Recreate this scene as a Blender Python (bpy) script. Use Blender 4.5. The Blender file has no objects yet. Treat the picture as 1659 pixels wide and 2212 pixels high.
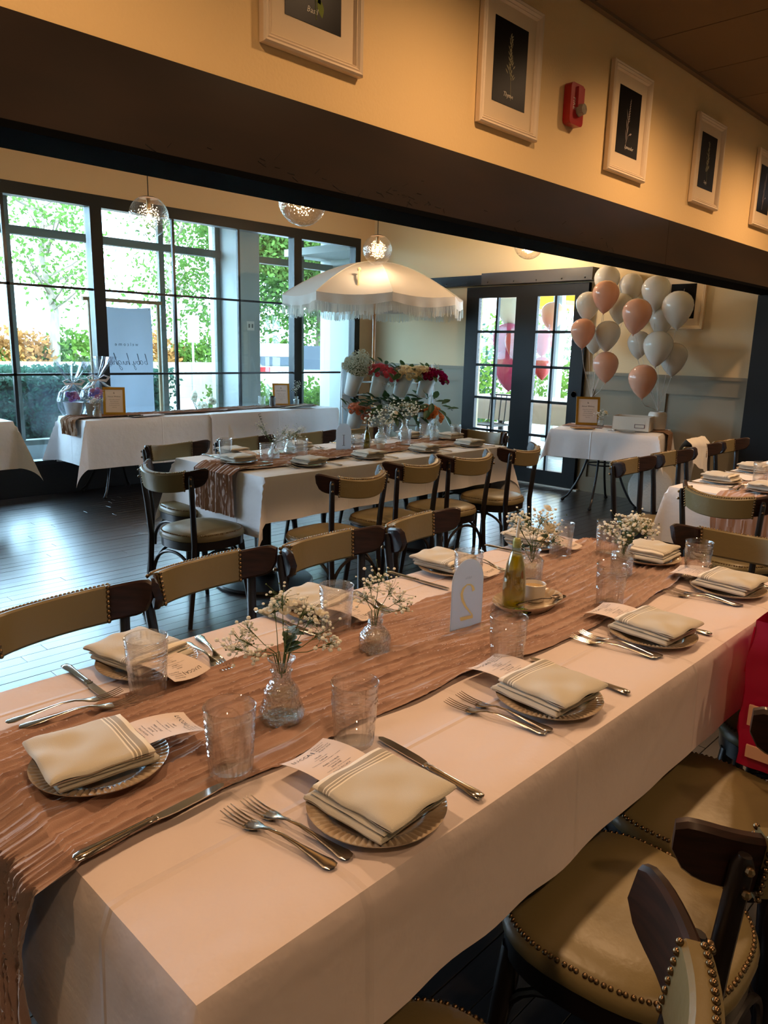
import bpy, bmesh, math, random
from mathutils import Vector, Matrix, noise
R = math.radians
SC = bpy.context.scene
COL = SC.collection
random.seed(7)

# ------------------------------------------------------------------ camera
W_, H_, F_ = 1659.0, 2212.0, 1613.57
pitch, roll, yaw = 0.215951, 0.0247697, 0.768222
fw = Vector((math.cos(yaw)*math.cos(pitch), math.sin(yaw)*math.cos(pitch), -math.sin(pitch)))
r0 = Vector((math.sin(yaw), -math.cos(yaw), 0)); u0 = r0.cross(fw)
rt = r0*math.cos(roll)+u0*math.sin(roll); up = -r0*math.sin(roll)+u0*math.cos(roll)
cd = bpy.data.cameras.new('camera'); cam = bpy.data.objects.new('camera', cd); COL.objects.link(cam)
cd.sensor_fit = 'VERTICAL'; cd.sensor_height = 24; cd.lens = F_/H_*24; cd.clip_start = .02; cd.clip_end = 300
cam.matrix_world = Matrix(((rt.x, up.x, -fw.x, 0), (rt.y, up.y, -fw.y, 0), (rt.z, up.z, -fw.z, 1.45), (0, 0, 0, 1)))
SC.camera = cam
# ------------------------------------------------------------------ world, sun, exposure
wd = bpy.data.worlds.new('world'); SC.world = wd; wd.use_nodes = True
bg = wd.node_tree.nodes['Background']; bg.inputs[0].default_value = (.60, .80, 1, 1); bg.inputs[1].default_value = SKY = 11.0
sl = bpy.data.lights.new('sun', 'SUN'); sl.energy = 5; sl.angle = R(1); sl.color = (1, .93, .80)
so = bpy.data.objects.new('sun', sl); COL.objects.link(so)
so.rotation_euler = Vector((.35, .75, -1.0)).to_track_quat('-Z', 'Y').to_euler()
po = bpy.data.lights.new('window_portal', 'AREA'); po.shape = 'RECTANGLE'; po.size = 12; po.size_y = 3.1; po.cycles.is_portal = True
pob = bpy.data.objects.new('window_portal', po); COL.objects.link(pob)
pob.location = (3, 9.2, 1.5); pob.rotation_euler = (R(-90), 0, 0)
SC.view_settings.view_transform = 'Standard'; SC.view_settings.look = 'None'; SC.view_settings.gamma = 1
SC.view_settings.use_curve_mapping = False; SC.view_settings.exposure = 1.0
cy = SC.cycles
cy.max_bounces = 10; cy.diffuse_bounces = 3; cy.glossy_bounces = 3; cy.transmission_bounces = 9; cy.transparent_max_bounces = 16
cy.caustics_reflective = False; cy.caustics_refractive = False; cy.sample_clamp_indirect = 4; cy.blur_glossy = .5

# ------------------------------------------------------------------ materials
def s2l(c): return tuple((x/12.92 if x <= .04045 else ((x+.055)/1.055)**2.4) for x in [v/255 for v in c])
MATS = {}
def mat(name, col=(128, 128, 128), rough=.6, metal=0, spec=.5, trans=0, ior=1.45, emit=None, estr=0, coat=0, var=0, bump=None, sheen=0, aniso=0, noise_col=None, alpha=1, sss=0, crough=.12):
    """col in sRGB 0-255; var = per-object value variation; bump=(scale,strength,(sx,sy,sz)); noise_col=(scale,col2,amount,(stretch))"""
    if name in MATS: return MATS[name]
    m = bpy.data.materials.new(name); m.use_nodes = True; nt = m.node_tree; b = nt.nodes['Principled BSDF']
    c = s2l(col) + (1,)
    b.inputs['Base Color'].default_value = c; b.inputs['Roughness'].default_value = rough; b.inputs['Metallic'].default_value = metal
    b.inputs['Specular IOR Level'].default_value = spec; b.inputs['Transmission Weight'].default_value = trans; b.inputs['IOR'].default_value = ior
    b.inputs['Coat Weight'].default_value = coat; b.inputs['Coat Roughness'].default_value = crough
    b.inputs['Sheen Weight'].default_value = sheen; b.inputs['Alpha'].default_value = alpha
    if emit: b.inputs['Emission Color'].default_value = s2l(emit)+(1,); b.inputs['Emission Strength'].default_value = estr
    src = None
    tc = nt.nodes.new('ShaderNodeTexCoord')
    def coords(st):
        mp = nt.nodes.new('ShaderNodeMapping'); mp.inputs['Scale'].default_value = st or (1, 1, 1)
        nt.links.new(tc.outputs['Object'], mp.inputs['Vector']); return mp.outputs[0]
    if noise_col:
        sc_, c2, amt, st = noise_col
        n = nt.nodes.new('ShaderNodeTexNoise'); n.inputs['Scale'].default_value = sc_; n.inputs['Detail'].default_value = 4
        nt.links.new(coords(st), n.inputs['Vector'])
        mx = nt.nodes.new('ShaderNodeMix'); mx.data_type = 'RGBA'; mx.inputs[6].default_value = c; mx.inputs[7].default_value = s2l(c2)+(1,)
        rp = nt.nodes.new('ShaderNodeMapRange'); rp.inputs[1].default_value = .35; rp.inputs[2].default_value = .65; rp.inputs[4].default_value = amt
        nt.links.new(n.outputs['Fac'], rp.inputs[0]); nt.links.new(rp.outputs[0], mx.inputs[0]); src = mx.outputs[2]
    if var:
        oi = nt.nodes.new('ShaderNodeObjectInfo'); hs = nt.nodes.new('ShaderNodeHueSaturation')
        mr = nt.nodes.new('ShaderNodeMapRange'); mr.inputs[3].default_value = 1-var; mr.inputs[4].default_value = 1+var
        nt.links.new(oi.outputs['Random'], mr.inputs[0]); nt.links.new(mr.outputs[0], hs.inputs['Value'])
        if src: nt.links.new(src, hs.inputs['Color'])
        else: hs.inputs['Color'].default_value = c
        src = hs.outputs[0]
    if src: nt.links.new(src, b.inputs['Base Color'])
    if bump:
        n = nt.nodes.new('ShaderNodeTexNoise'); n.inputs['Scale'].default_value = bump[0]; n.inputs['Detail'].default_value = 3
        nt.links.new(coords(bump[2] if len(bump) > 2 else None), n.inputs['Vector'])
        bp = nt.nodes.new('ShaderNodeBump'); bp.inputs['Strength'].default_value = bump[1]; bp.inputs['Distance'].default_value = .01
        nt.links.new(n.outputs['Fac'], bp.inputs['Height']); nt.links.new(bp.outputs[0], b.inputs['Normal'])
    MATS[name] = m; return m
def clear_mat(name, tint=(1, 1, 1), ior=1.45, gloss_rough=.0, bump=None, refr=0.0, edge=0.0, g0=None, pw=3.2):
    """thin clear sheet: transparent + fresnel gloss (+ part real refraction)"""
    if name in MATS: return MATS[name]
    m = bpy.data.materials.new(name); m.use_nodes = True; nt = m.node_tree; nt.nodes.clear(); N = nt.nodes.new; L = nt.links.new
    o = N('ShaderNodeOutputMaterial'); t = N('ShaderNodeBsdfTransparent'); t.inputs[0].default_value = tint+(1,)
    g = N('ShaderNodeBsdfGlossy'); g.inputs[1].default_value = gloss_rough; fr = N('ShaderNodeLayerWeight'); fr.inputs[0].default_value = .5
    pn = N('ShaderNodeMath'); pn.operation = 'POWER'; L(fr.outputs['Facing'], pn.inputs[0]); pn.inputs[1].default_value = pw
    ml = N('ShaderNodeMath'); ml.operation = 'MULTIPLY_ADD'; L(pn.outputs[0], ml.inputs[0]); ml.inputs[1].default_value = .75; ml.inputs[2].default_value = g0 if g0 is not None else ((ior-1)/(ior+1))**2*1.2
    mx = N('ShaderNodeMixShader'); L(ml.outputs[0], mx.inputs[0]); base = t.outputs[0]
    if refr:
        gl = N('ShaderNodeBsdfGlass'); gl.inputs['IOR'].default_value = ior; gl.inputs['Color'].default_value = tint+(1,); gl.inputs['Roughness'].default_value = 0
        m2 = N('ShaderNodeMixShader'); m2.inputs[0].default_value = refr; L(base, m2.inputs[1]); L(gl.outputs[0], m2.inputs[2]); base = m2.outputs[0]
    L(base, mx.inputs[1]); L(g.outputs[0], mx.inputs[2]); L(mx.outputs[0], o.inputs[0])
    if bump:
        n = N('ShaderNodeTexVoronoi') if bump[2] == 'v' else N('ShaderNodeTexNoise'); n.inputs['Scale'].default_value = bump[0]
        tc = N('ShaderNodeTexCoord'); L(tc.outputs['Object'], n.inputs['Vector'])
        b = N('ShaderNodeBump'); b.inputs['Strength'].default_value = bump[1]; b.inputs['Distance'].default_value = .004
        L(n.outputs[0], b.inputs['Height']); L(b.outputs[0], g.inputs['Normal']); L(b.outputs[0], fr.inputs['Normal'])
        if refr: L(b.outputs[0], gl.inputs['Normal'])
    MATS[name] = m; return m
def soft_mat(name, col, trans=.4, rough=.6, gloss=0):
    """diffuse + translucent sheet (leaves, balloons, thin cloth)"""
    if name in MATS: return MATS[name]
    m = bpy.data.materials.new(name); m.use_nodes = True; nt = m.node_tree; nt.nodes.clear(); N = nt.nodes.new; L = nt.links.new
    o = N('ShaderNodeOutputMaterial'); d = N('ShaderNodeBsdfDiffuse'); t = N('ShaderNodeBsdfTranslucent'); c = s2l(col)+(1,)
    oi = N('ShaderNodeObjectInfo')
    for s in (d, t): s.inputs[0].default_value = c
    mx = N('ShaderNodeMixShader'); mx.inputs[0].default_value = trans; L(d.outputs[0], mx.inputs[1]); L(t.outputs[0], mx.inputs[2]); out = mx.outputs[0]
    if gloss:
        g = N('ShaderNodeBsdfGlossy'); g.inputs[1].default_value = rough; fr = N('ShaderNodeFresnel'); fr.inputs[0].default_value = gloss
        m2 = N('ShaderNodeMixShader'); L(fr.outputs[0], m2.inputs[0]); L(out, m2.inputs[1]); L(g.outputs[0], m2.inputs[2]); out = m2.outputs[0]
    L(out, o.inputs[0]); MATS[name] = m; return m

cream = mat('cream_paint', (228, 208, 170), .75, bump=(90, .12))
cream_trim = mat('cream_frame', (236, 214, 184), .45)
grey_panel = mat('grey_wainscot_paint', (140, 131, 112), .5)
blackm = mat('black_metal', (22, 27, 33), .32, spec=.5)
beam_m = mat('beam_paint', (44, 36, 32), .3, spec=.45, noise_col=(3, (54, 41, 34), .6, (1, 4, 4)))
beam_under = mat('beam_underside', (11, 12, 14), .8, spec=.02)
ceil_m = mat('ceiling_tile_paint', (124, 100, 74), .8)
blackdoor = mat('door_paint', (13, 16, 20), .45, spec=.3)
white_paint = mat('white_paint', (176, 180, 178), .6)
olive_frame = mat('outer_window_frame', (104, 108, 98), .5)
wood_dark = mat('dark_wood', (50, 28, 21), .42, spec=.35, noise_col=(14, (24, 14, 12), .8, (1, 1, 9)), coat=.08)
wood_black = mat('black_wood', (24, 16, 15), .36, coat=.1)
leather = mat('olive_leather', (122, 107, 72), .36, bump=(60, .08), spec=.55)
brass = mat('antique_brass', (124, 102, 76), .3, metal=1)
steel = mat('steel', (205, 198, 190), .16, metal=1)
linen = mat('napkin_linen', (208, 202, 190), .85, bump=(700, .2), sheen=.2)
cloth = None
gauze = mat('gauze', (172, 136, 120), .9, sheen=.6, bump=(500, .15))
gauze_brown = mat('gauze_brown', (150, 112, 84), .9, sheen=.2, bump=(400, .2))
paper = mat('menu_paper', (230, 214, 208), .7)
ink = mat('ink', (40, 38, 40), .7)
glass = clear_mat('pressed_glass', (1, 1, 1), 1.5, 0.01, refr=.12, g0=.05, pw=2.0)
glass_vase = clear_mat('cut_glass', (.985, .995, .99), 1.48, 0, bump=(150, .6, 'v'), refr=.2, g0=.06, pw=2.2)
pane_m = clear_mat('window_pane', (.90, .95, .96), 1.35)
globe_m = clear_mat('seeded_globe_glass', (.93, .91, .88), 2.0, 0.08, bump=(60, 1.0, 'v'))
cello = clear_mat('cellophane', (.93, .94, .97), 1.6, .08, bump=(22, 1.0, 'n'))
water = clear_mat('water', (.95, .97, .95), 1.33, 0)
plate_m = mat('taupe_glaze', (204, 188, 168), .2, coat=.6, noise_col=(30, (160, 132, 100), .6, (1, 1, 1)))
ceramic = mat('white_ceramic', (228, 222, 214), .3, coat=.3)
gold = mat('gold_frame', (190, 146, 60), .3, metal=.9)
leafg = soft_mat('dark_leaf', (46, 74, 40), .25, .4, 1.3)
eucal = soft_mat('eucalyptus_leaf', (74, 92, 80), .2)
blossom = soft_mat('white_blossom', (252, 250, 240), .25)
stem_m = mat('green_stem', (84, 104, 52), .6)
black_iron = mat('black_iron', (34, 32, 34), .3, metal=.4)
white_satin = soft_mat('umbrella_canvas', (216, 208, 200), .12)
fringe_m = soft_mat('cotton_fringe', (226, 222, 212), .25)

def stripes_linen():
    m = linen.copy(); m.name = 'striped_linen'; nt = m.node_tree; b = nt.nodes['Principled BSDF']
    tc = nt.nodes.new('ShaderNodeTexCoord'); sp = nt.nodes.new('ShaderNodeSeparateXYZ'); nt.links.new(tc.outputs['Object'], sp.inputs[0])
    cr = nt.nodes.new('ShaderNodeValToRGB'); mr = nt.nodes.new('ShaderNodeMapRange'); mr.inputs[1].default_value = -.09; mr.inputs[2].default_value = .09
    nt.links.new(sp.outputs['Y'], mr.inputs[0]); nt.links.new(mr.outputs[0], cr.inputs[0]); e = cr.color_ramp; e.interpolation = 'CONSTANT'
    A = s2l((206, 199, 185))+(1,); B = s2l((247, 240, 226))+(1,); D = s2l((172, 163, 148))+(1,)
    e.elements[0].position = 0; e.elements[0].color = A; e.elements[1].position = .70; e.elements[1].color = B
    for p, c in ((.715, D), (.735, B), (.75, D), (.77, B), (.785, D), (.84, B), (.90, D), (.93, B)):
        q = e.elements.new(p); q.color = c
    nt.links.new(cr.outputs[0], b.inputs['Base Color']); return m
linen_stripe = stripes_linen()

def cloth_material(name, creases_x, creases_y, col=(240, 236, 238)):
    """white cotton; pressed fold creases at object-space x / y positions, as fine relief"""
    m = bpy.data.materials.new(name); m.use_nodes = True; nt = m.node_tree; b = nt.nodes['Principled BSDF']; N = nt.nodes.new; L = nt.links.new
    b.inputs['Base Color'].default_value = s2l(col)+(1,); b.inputs['Roughness'].default_value = .62; b.inputs['Sheen Weight'].default_value = .15
    tc = N('ShaderNodeTexCoord'); sp = N('ShaderNodeSeparateXYZ'); L(tc.outputs['Object'], sp.inputs[0]); acc = None
    for ax, lst in (('X', creases_x), ('Y', creases_y)):
        for p in lst:
            s = N('ShaderNodeMath'); s.operation = 'SUBTRACT'; L(sp.outputs[ax], s.inputs[0]); s.inputs[1].default_value = p
            mu = N('ShaderNodeMath'); mu.operation = 'MULTIPLY'; L(s.outputs[0], mu.inputs[0]); mu.inputs[1].default_value = 120
            ab = N('ShaderNodeMath'); ab.operation = 'ABSOLUTE'; L(mu.outputs[0], ab.inputs[0])
            sb = N('ShaderNodeMath'); sb.operation = 'SUBTRACT'; sb.inputs[0].default_value = 1; sb.use_clamp = True; L(ab.outputs[0], sb.inputs[1])
            if acc is None: acc = sb.outputs[0]
            else:
                ad = N('ShaderNodeMath'); ad.operation = 'ADD'; L(acc, ad.inputs[0]); L(sb.outputs[0], ad.inputs[1]); acc = ad.outputs[0]
    n = N('ShaderNodeTexNoise'); n.inputs['Scale'].default_value = 6; n.inputs['Detail'].default_value = 5; L(tc.outputs['Object'], n.inputs['Vector'])
    ad = N('ShaderNodeMath'); ad.operation = 'ADD'; mu = N('ShaderNodeMath'); mu.operation = 'MULTIPLY'; mu.inputs[1].default_value = 2.2; L(n.outputs['Fac'], mu.inputs[0]); L(mu.outputs[0], ad.inputs[0])
    if acc is not None:
        sc_ = N('ShaderNodeMath'); sc_.operation = 'MULTIPLY'; sc_.inputs[1].default_value = .5; L(acc, sc_.inputs[0]); L(sc_.outputs[0], ad.inputs[1])
    bp = N('ShaderNodeBump'); bp.inputs['Strength'].default_value = .9; bp.inputs['Distance'].default_value = .006; L(ad.outputs[0], bp.inputs['Height']); L(bp.outputs[0], b.inputs['Normal'])
    return m

# ------------------------------------------------------------------ mesh helpers
class MB:
    def __init__(s): s.v = []; s.f = []
    def add(s, vs, fs):
        o = len(s.v); s.v += [tuple(v) for v in vs]; s.f += [tuple(i+o for i in f) for f in fs]; return s
    def box(s, c, d, rz=0, M=None, taper=1):
        x, y, z = d[0]/2, d[1]/2, d[2]/2
        P = [(-x, -y, -z), (x, -y, -z), (x, y, -z), (-x, y, -z), (-x*taper, -y*taper, z), (x*taper, -y*taper, z), (x*taper, y*taper, z), (-x*taper, y*taper, z)]
        T = M or (Matrix.Translation(Vector(c)) @ Matrix.Rotation(rz, 4, 'Z'))
        return s.add([T @ Vector(p) for p in P], [(0, 3, 2, 1), (4, 5, 6, 7), (0, 1, 5, 4), (1, 2, 6, 5), (2, 3, 7, 6), (3, 0, 4, 7)])
    def b2(s, x0, x1, y0, y1, z0, z1): return s.box(((x0+x1)/2, (y0+y1)/2, (z0+z1)/2), (x1-x0, y1-y0, z1-z0))
    def rings(s, rr, closed_u=True, cap0=True, cap1=True):
        n = len(rr[0]); o = len(s.v); s.v += [tuple(p) for r in rr for p in r]
        for i in range(len(rr)-1):
            for j in range(n if closed_u else n-1):
                a = o+i*n+j; b = o+i*n+(j+1) % n; s.f.append((a, b, b+n, a+n))
        if cap0: s.f.append(tuple(o+j for j in reversed(range(n))))
        if cap1: s.f.append(tuple(o+(len(rr)-1)*n+j for j in range(n)))
        return s
    def lathe(s, prof, n=24, c=(0, 0, 0), fn=None, M=None, cap0=False, cap1=False):
        rr = []
        for k, (r, z) in enumerate(prof):
            ring = []
            for j in range(n):
                a = 2*math.pi*j/n; q = r+(fn(a, z, r, k) if fn else 0)
                p = Vector((q*math.cos(a), q*math.sin(a), z)); ring.append(M @ p if M else p+Vector(c))
            rr.append(ring)
        return s.rings(rr, cap0=cap0, cap1=cap1)
    def tube(s, pts, r, n=8, cap=True, flat=1.0, upv=None):
        pts = [Vector(p) for p in pts]; rs = r if isinstance(r, (list, tuple)) else [r]*len(pts); rr = []; prev = upv and Vector(upv)
        for i, p in enumerate(pts):
            t = (pts[min(i+1, len(pts)-1)]-pts[max(i-1, 0)]).normalized()
            if prev is None: prev = Vector((0, 0, 1)) if abs(t.z) < .9 else Vector((1, 0, 0))
            a = (prev-t*prev.dot(t)).normalized(); prev = a; b = t.cross(a)
            rr.append([p+a*rs[i]*flat*math.cos(2*math.pi*j/n)+b*rs[i]*math.sin(2*math.pi*j/n) for j in range(n)])
        return s.rings(rr, cap0=cap, cap1=cap)
    def ball(s, c, r, n=8, m=5, sq=(1, 1, 1)):
        c = Vector(c); prof = []
        o = len(s.v); s.v.append((c.x, c.y, c.z-r*sq[2]))
        for i in range(1, m):
            t = -math.pi/2+math.pi*i/m
            for j in range(n):
                a = 2*math.pi*j/n; s.v.append((c.x+r*sq[0]*math.cos(t)*math.cos(a), c.y+r*sq[1]*math.cos(t)*math.sin(a), c.z+r*sq[2]*math.sin(t)))
        s.v.append((c.x, c.y, c.z+r*sq[2])); top = len(s.v)-1
        for j in range(n):
            s.f.append((o, o+1+(j+1) % n, o+1+j)); s.f.append((top, top-n+j, top-n+(j+1) % n))
        for i in range(m-2):
            for j in range(n):
                a = o+1+i*n+j; b = o+1+i*n+(j+1) % n; s.f.append((a, b, b+n, a+n))
        return s
    def grid(s, fn, nu, nv):
        o = len(s.v)
        for i in range(nu+1):
            for j in range(nv+1): s.v.append(tuple(fn(i/nu, j/nv)))
        for i in range(nu):
            for j in range(nv):
                a = o+i*(nv+1)+j; s.f.append((a, a+nv+1, a+nv+2, a+1))
        return s
    def prism(s, poly, z0, z1, M=None):
        n = len(poly); P = [(x, y, z0) for x, y in poly]+[(x, y, z1) for x, y in poly]
        if M: P = [M @ Vector(p) for p in P]
        return s.add(P, [tuple(reversed(range(n))), tuple(range(n, 2*n))]+[(i, (i+1) % n, (i+1) % n+n, i+n) for i in range(n)])
    def mesh(s, name, smooth=True):
        me = bpy.data.meshes.new(name); me.from_pydata(s.v, [], s.f); me.update()
        if smooth:
            me.shade_smooth()
            try: me.set_sharp_from_angle(angle=R(38))
            except Exception: pass
        return me
def obj(name, mb, m, parent=None, loc=None, rot=None, smooth=True):
    me = mb.mesh(name, smooth) if isinstance(mb, MB) else mb
    if m and not me.materials: me.materials.append(m)
    o = bpy.data.objects.new(name, me); COL.objects.link(o)
    if parent: o.parent = parent
    if loc is not None: o.location = loc
    if rot is not None: o.rotation_euler = rot
    return o
def tag(o, label=None, cat=None, group=None, kind=None):
    if label: o['label'] = label
    if cat: o['category'] = cat
    if group: o['group'] = group
    if kind: o['kind'] = kind
    return o
def thing(name, label, cat, loc=(0, 0, 0), rz=0, group=None):
    o = bpy.data.objects.new(name, None); COL.objects.link(o); o.location = loc; o.rotation_euler = (0, 0, rz); o.empty_display_size = .05
    return tag(o, label, cat, group)
def struct(name, mb=None, m=None, parent=None, smooth=False, label=None, loc=None):
    if mb is None: o = bpy.data.objects.new(name, None); COL.objects.link(o)
    else: o = obj(name, mb, m, parent, smooth=smooth)
    if parent: o.parent = parent
    else: o['kind'] = 'structure'
    if loc is not None: o.location = loc
    if label: o['label'] = label
    return o
KIDS = {}
def kids(o):
    return [c for c in bpy.data.objects if c.parent == o] if o.name not in KIDS else KIDS[o.name]
def dup(root, loc, rz=None, label=None, group=None, scale=None, rot=None):
    if root.name not in KIDS:
        def tree(o): return [(c, tree(c)) for c in bpy.data.objects if c.parent == o]
        KIDS[root.name] = tree(root)
    def cp(lst, par):
        for c, sub in lst:
            d = c.copy(); COL.objects.link(d); d.parent = par; cp(sub, d)
    r = root.copy(); COL.objects.link(r); r.location = loc
    if rz is not None: r.rotation_euler = (0, 0, rz)
    if rot is not None: r.rotation_euler = rot
    if scale: r.scale = (scale,)*3 if not isinstance(scale, tuple) else scale
    cp(KIDS[root.name], r)
    if label: r['label'] = label
    if group: r['group'] = group
    return r
class Place:
    """first call moves the prototype, later calls copy it"""
    def __init__(s, proto): s.p = proto; s.used = False
    def __call__(s, loc, rz=0, label=None, group=None, scale=None):
        if not s.used:
            s.used = True
            if s.p.name not in KIDS:
                def tree(o): return [(c, tree(c)) for c in bpy.data.objects if c.parent == o]
                KIDS[s.p.name] = tree(s.p)
            s.first = (Vector(loc), rz); r = s.p; r.location = loc; r.rotation_euler = (0, 0, rz)
            if scale: r.scale = (scale,)*3
            if label: r['label'] = label
            if group: r['group'] = group
            return r
        r = dup(s.p, loc, rz, label, group)
        r.scale = (scale,)*3 if scale else (1, 1, 1)
        return r
def text_mb(lines, res=2):
    """lines: (text, size, x, y, align) -> MB with flat glyph faces in XY"""
    out = MB(); dg = None
    for t, sz, x, y, al in lines:
        cu = bpy.data.curves.new('glyphs', 'FONT'); cu.body = t; cu.size = sz; cu.align_x = al; cu.resolution_u = res
        o = bpy.data.objects.new('glyphs', cu); COL.objects.link(o); dg = bpy.context.evaluated_depsgraph_get(); dg.update()
        me = bpy.data.meshes.new_from_object(o.evaluated_get(dg))
        out.add([(v.co.x+x, v.co.y+y, 0) for v in me.vertices], [tuple(p.vertices) for p in me.polygons])
        bpy.data.objects.remove(o); bpy.data.curves.remove(cu); bpy.data.meshes.remove(me)
    return out
def nz(x, y, z=0): return noise.noise(Vector((x, y, z)))
# ================================================================== SETTING
ZC = 3.07; YF = 2.11; YB = 2.36; XD = 7.2; YW = 7.25
# floor: dark strip boards running along X
floor_m = mat('dark_floor_board', (40, 34, 33), .34, spec=.7, var=.18, noise_col=(5, (30, 26, 26), .7, (1, 14, 1)), bump=(5, .05, (1.2, 7, 1)), coat=.9, crough=.26)
sub_m = mat('subfloor', (14, 12, 12), .8)
fl = struct('floor', MB().b2(-3.1, 9.1, -3.6, YW+.1, -.08, -.012), sub_m)
boards = []
bw = .083; ny = int((YW+3.5)/bw)
for k in range(ny):
    y = -3.5+k*bw; x = -3-random.random()*1.5
    while x < 9:
        L = random.uniform(1.1, 2.1); x0, x1 = max(x, -3), min(x+L, 9)
        if x1-x0 > .05: boards.append((x0, x1, y, random.uniform(-.0006, .0006)))
        x += L
def board_mb(x0, x1, y, dz, mb=None):
    mb = mb or MB(); g = .0010; c = .0010; zt = dz; zb = -.012
    a, b, e, f = x0+g, x1-g, y+g, y+bw-g
    o = [(a, e, zb), (b, e, zb), (b, f, zb), (a, f, zb), (a, e, zt-c), (b, e, zt-c), (b, f, zt-c), (a, f, zt-c), (a+c, e+c, zt), (b-c, e+c, zt), (b-c, f-c, zt), (a+c, f-c, zt)]
    return mb.add(o, [(8, 9, 10, 11), (4, 5, 9, 8), (5, 6, 10, 9), (6, 7, 11, 10), (7, 4, 8, 11), (0, 1, 5, 4), (1, 2, 6, 5), (2, 3, 7, 6), (3, 0, 4, 7)])
def board_rank(b):
    cx, cy_ = (b[0]+b[1])/2, b[2]
    d = math.hypot(cx, cy_); ang = math.degrees(math.atan2(cy_, cx))
    vis = 12 < ang < 82 and 1.55 < cy_ and cx < 7.2
    return (0 if vis else 100)+d
boards.sort(key=board_rank)
rest = MB()
for i, b in enumerate(boards):
    if i < 295: obj('floor_board', board_mb(*b), floor_m, fl, smooth=False)
    else: board_mb(*b, mb=rest)
rb = obj('far_floor_boards', rest, floor_m, fl, smooth=False); rb['kind'] = 'stuff'

# walls
struct('wall_left', MB().b2(-3.15, -3, -3.5, YW, 0, ZC), cream)
struct('wall_back', MB().b2(-3.15, 9.15, -3.65, -3.5, 0, ZC), cream)
struct('wall_right', MB().b2(9, 9.15, -3.5, 2.36, 0, ZC), cream)
struct('wall_upper', MB().b2(-3, 9, YF+.004, YB-.004, 2.235, ZC), mat('upper_wall_lit_cream', (242, 208, 150), .75, bump=(90, .12)))  # cream wall paint with amber lamp brightness put into its colour
tr = struct('trim_1'); tr['label'] = 'long dark brown beam under the picture wall'
for x0, x1 in ((-3, 4.577), (4.581, 9)):
    obj('beam_panel', MB().b2(x0, x1, YF-.004, YF+.02, 1.985, 2.24), beam_m, tr, smooth=False)
    obj('beam_panel', MB().b2(x0, x1, YB-.02, YB+.004, 1.975, 2.24), beam_m, tr, smooth=False)
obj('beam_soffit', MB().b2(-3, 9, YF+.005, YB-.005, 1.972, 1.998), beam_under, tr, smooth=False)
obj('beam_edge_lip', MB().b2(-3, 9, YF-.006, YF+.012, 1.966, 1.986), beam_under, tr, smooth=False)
# scuffs on the beam face: small dark gouges
sc_ = MB(); random.seed(3)
for k in range(46):
    x = random.choice((random.gauss(1.75, .14), random.gauss(2.3, .12), random.uniform(1, 4))); z = 1.99+abs(random.gauss(.02, .035)); L = random.uniform(.004, .04); a = random.gauss(0, .5)
    if x+L < 4.5 and z+.02 < 2.2: sc_.box((x, YF-.0045, z), (L, .001, random.uniform(.001, .003)), M=Matrix.Translation((x, YF-.0045, z)) @ Matrix.Rotation(a, 4, 'Y'))
s_ = obj('scuff_marks', sc_, mat('scuff', (14, 10, 9), .8), tr, smooth=False); s_['kind'] = 'stuff'
# post at the end of the opening
struct('trim_2', MB().b2(7.02, 7.36, 1.8, 2.37, 0, 1.972), blackdoor, label='dark painted end post carrying the beam')
struct('wall_middle', MB().b2(7.36, 9, 2.2, 2.36, 0, 1.972), cream)
# ceilings
ce = struct('ceiling', MB().b2(-3.15, 9.15, -3.65, YW+.15, ZC+.03, ZC+.1), ceil_m)
for i in range(20):
    for j in range(5):
        x0 = -3.21+.61*i; y0 = YF-1.22*(j+1)
        if -3.3 < x0 < 8.6: obj('ceiling_tile', MB().b2(x0+.004, x0+.606, y0+.004, y0+1.216, ZC+.004, ZC+.03), ceil_m, ce, smooth=False)
obj('edge_bead', MB().b2(-3, 9, YF-.03, YF, ZC-.012, ZC+.004), ceil_m, ce, smooth=False)
obj('far_room_ceiling', MB().b2(-3, 7.2, YB, YW, ZC, ZC+.03), mat('warm_ceiling', (206, 184, 150), .8), ce, smooth=False)

# door wall X=7.2 with opening
dw = struct('wall_door', MB().b2(7.2, 7.34, 2.36, 4.12, 0, ZC).b2(7.2, 7.34, 5.55, YW+.15, 0, ZC).b2(7.2, 7.34, 4.12, 5.55, 2.12, ZC), cream)
def wains(y0, y1, name):
    w = obj('wainscot_backing', MB().b2(7.188, 7.2, y0, y1, 0, 1.2), grey_panel, dw, smooth=False)
    obj('chair_rail', MB().b2(7.145, 7.2, y0, y1, 1.232, 1.262).b2(7.165, 7.2, y0, y1, 1.185, 1.232), grey_panel, dw, smooth=False)
    obj('wainscot_rail', MB().b2(7.166, 7.19, y0, y1, 1.085, 1.185), grey_panel, dw, smooth=False)
    obj('baseboard', MB().b2(7.168, 7.188, y0, y1, 0, .16), grey_panel, dw, smooth=False)
    n = max(1, round((y1-y0)/.83)); st = (y1-y0)/n
    for k in range(n+1):
        yc = y0+.045+(y1-y0-.09)*k/n
        obj('wainscot_stile', MB().b2(7.166, 7.19, yc-.045, yc+.045, .16, 1.085), grey_panel, dw, smooth=False)
wains(2.37, 4.03, 'a'); wains(5.64, YW, 'b')
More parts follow.
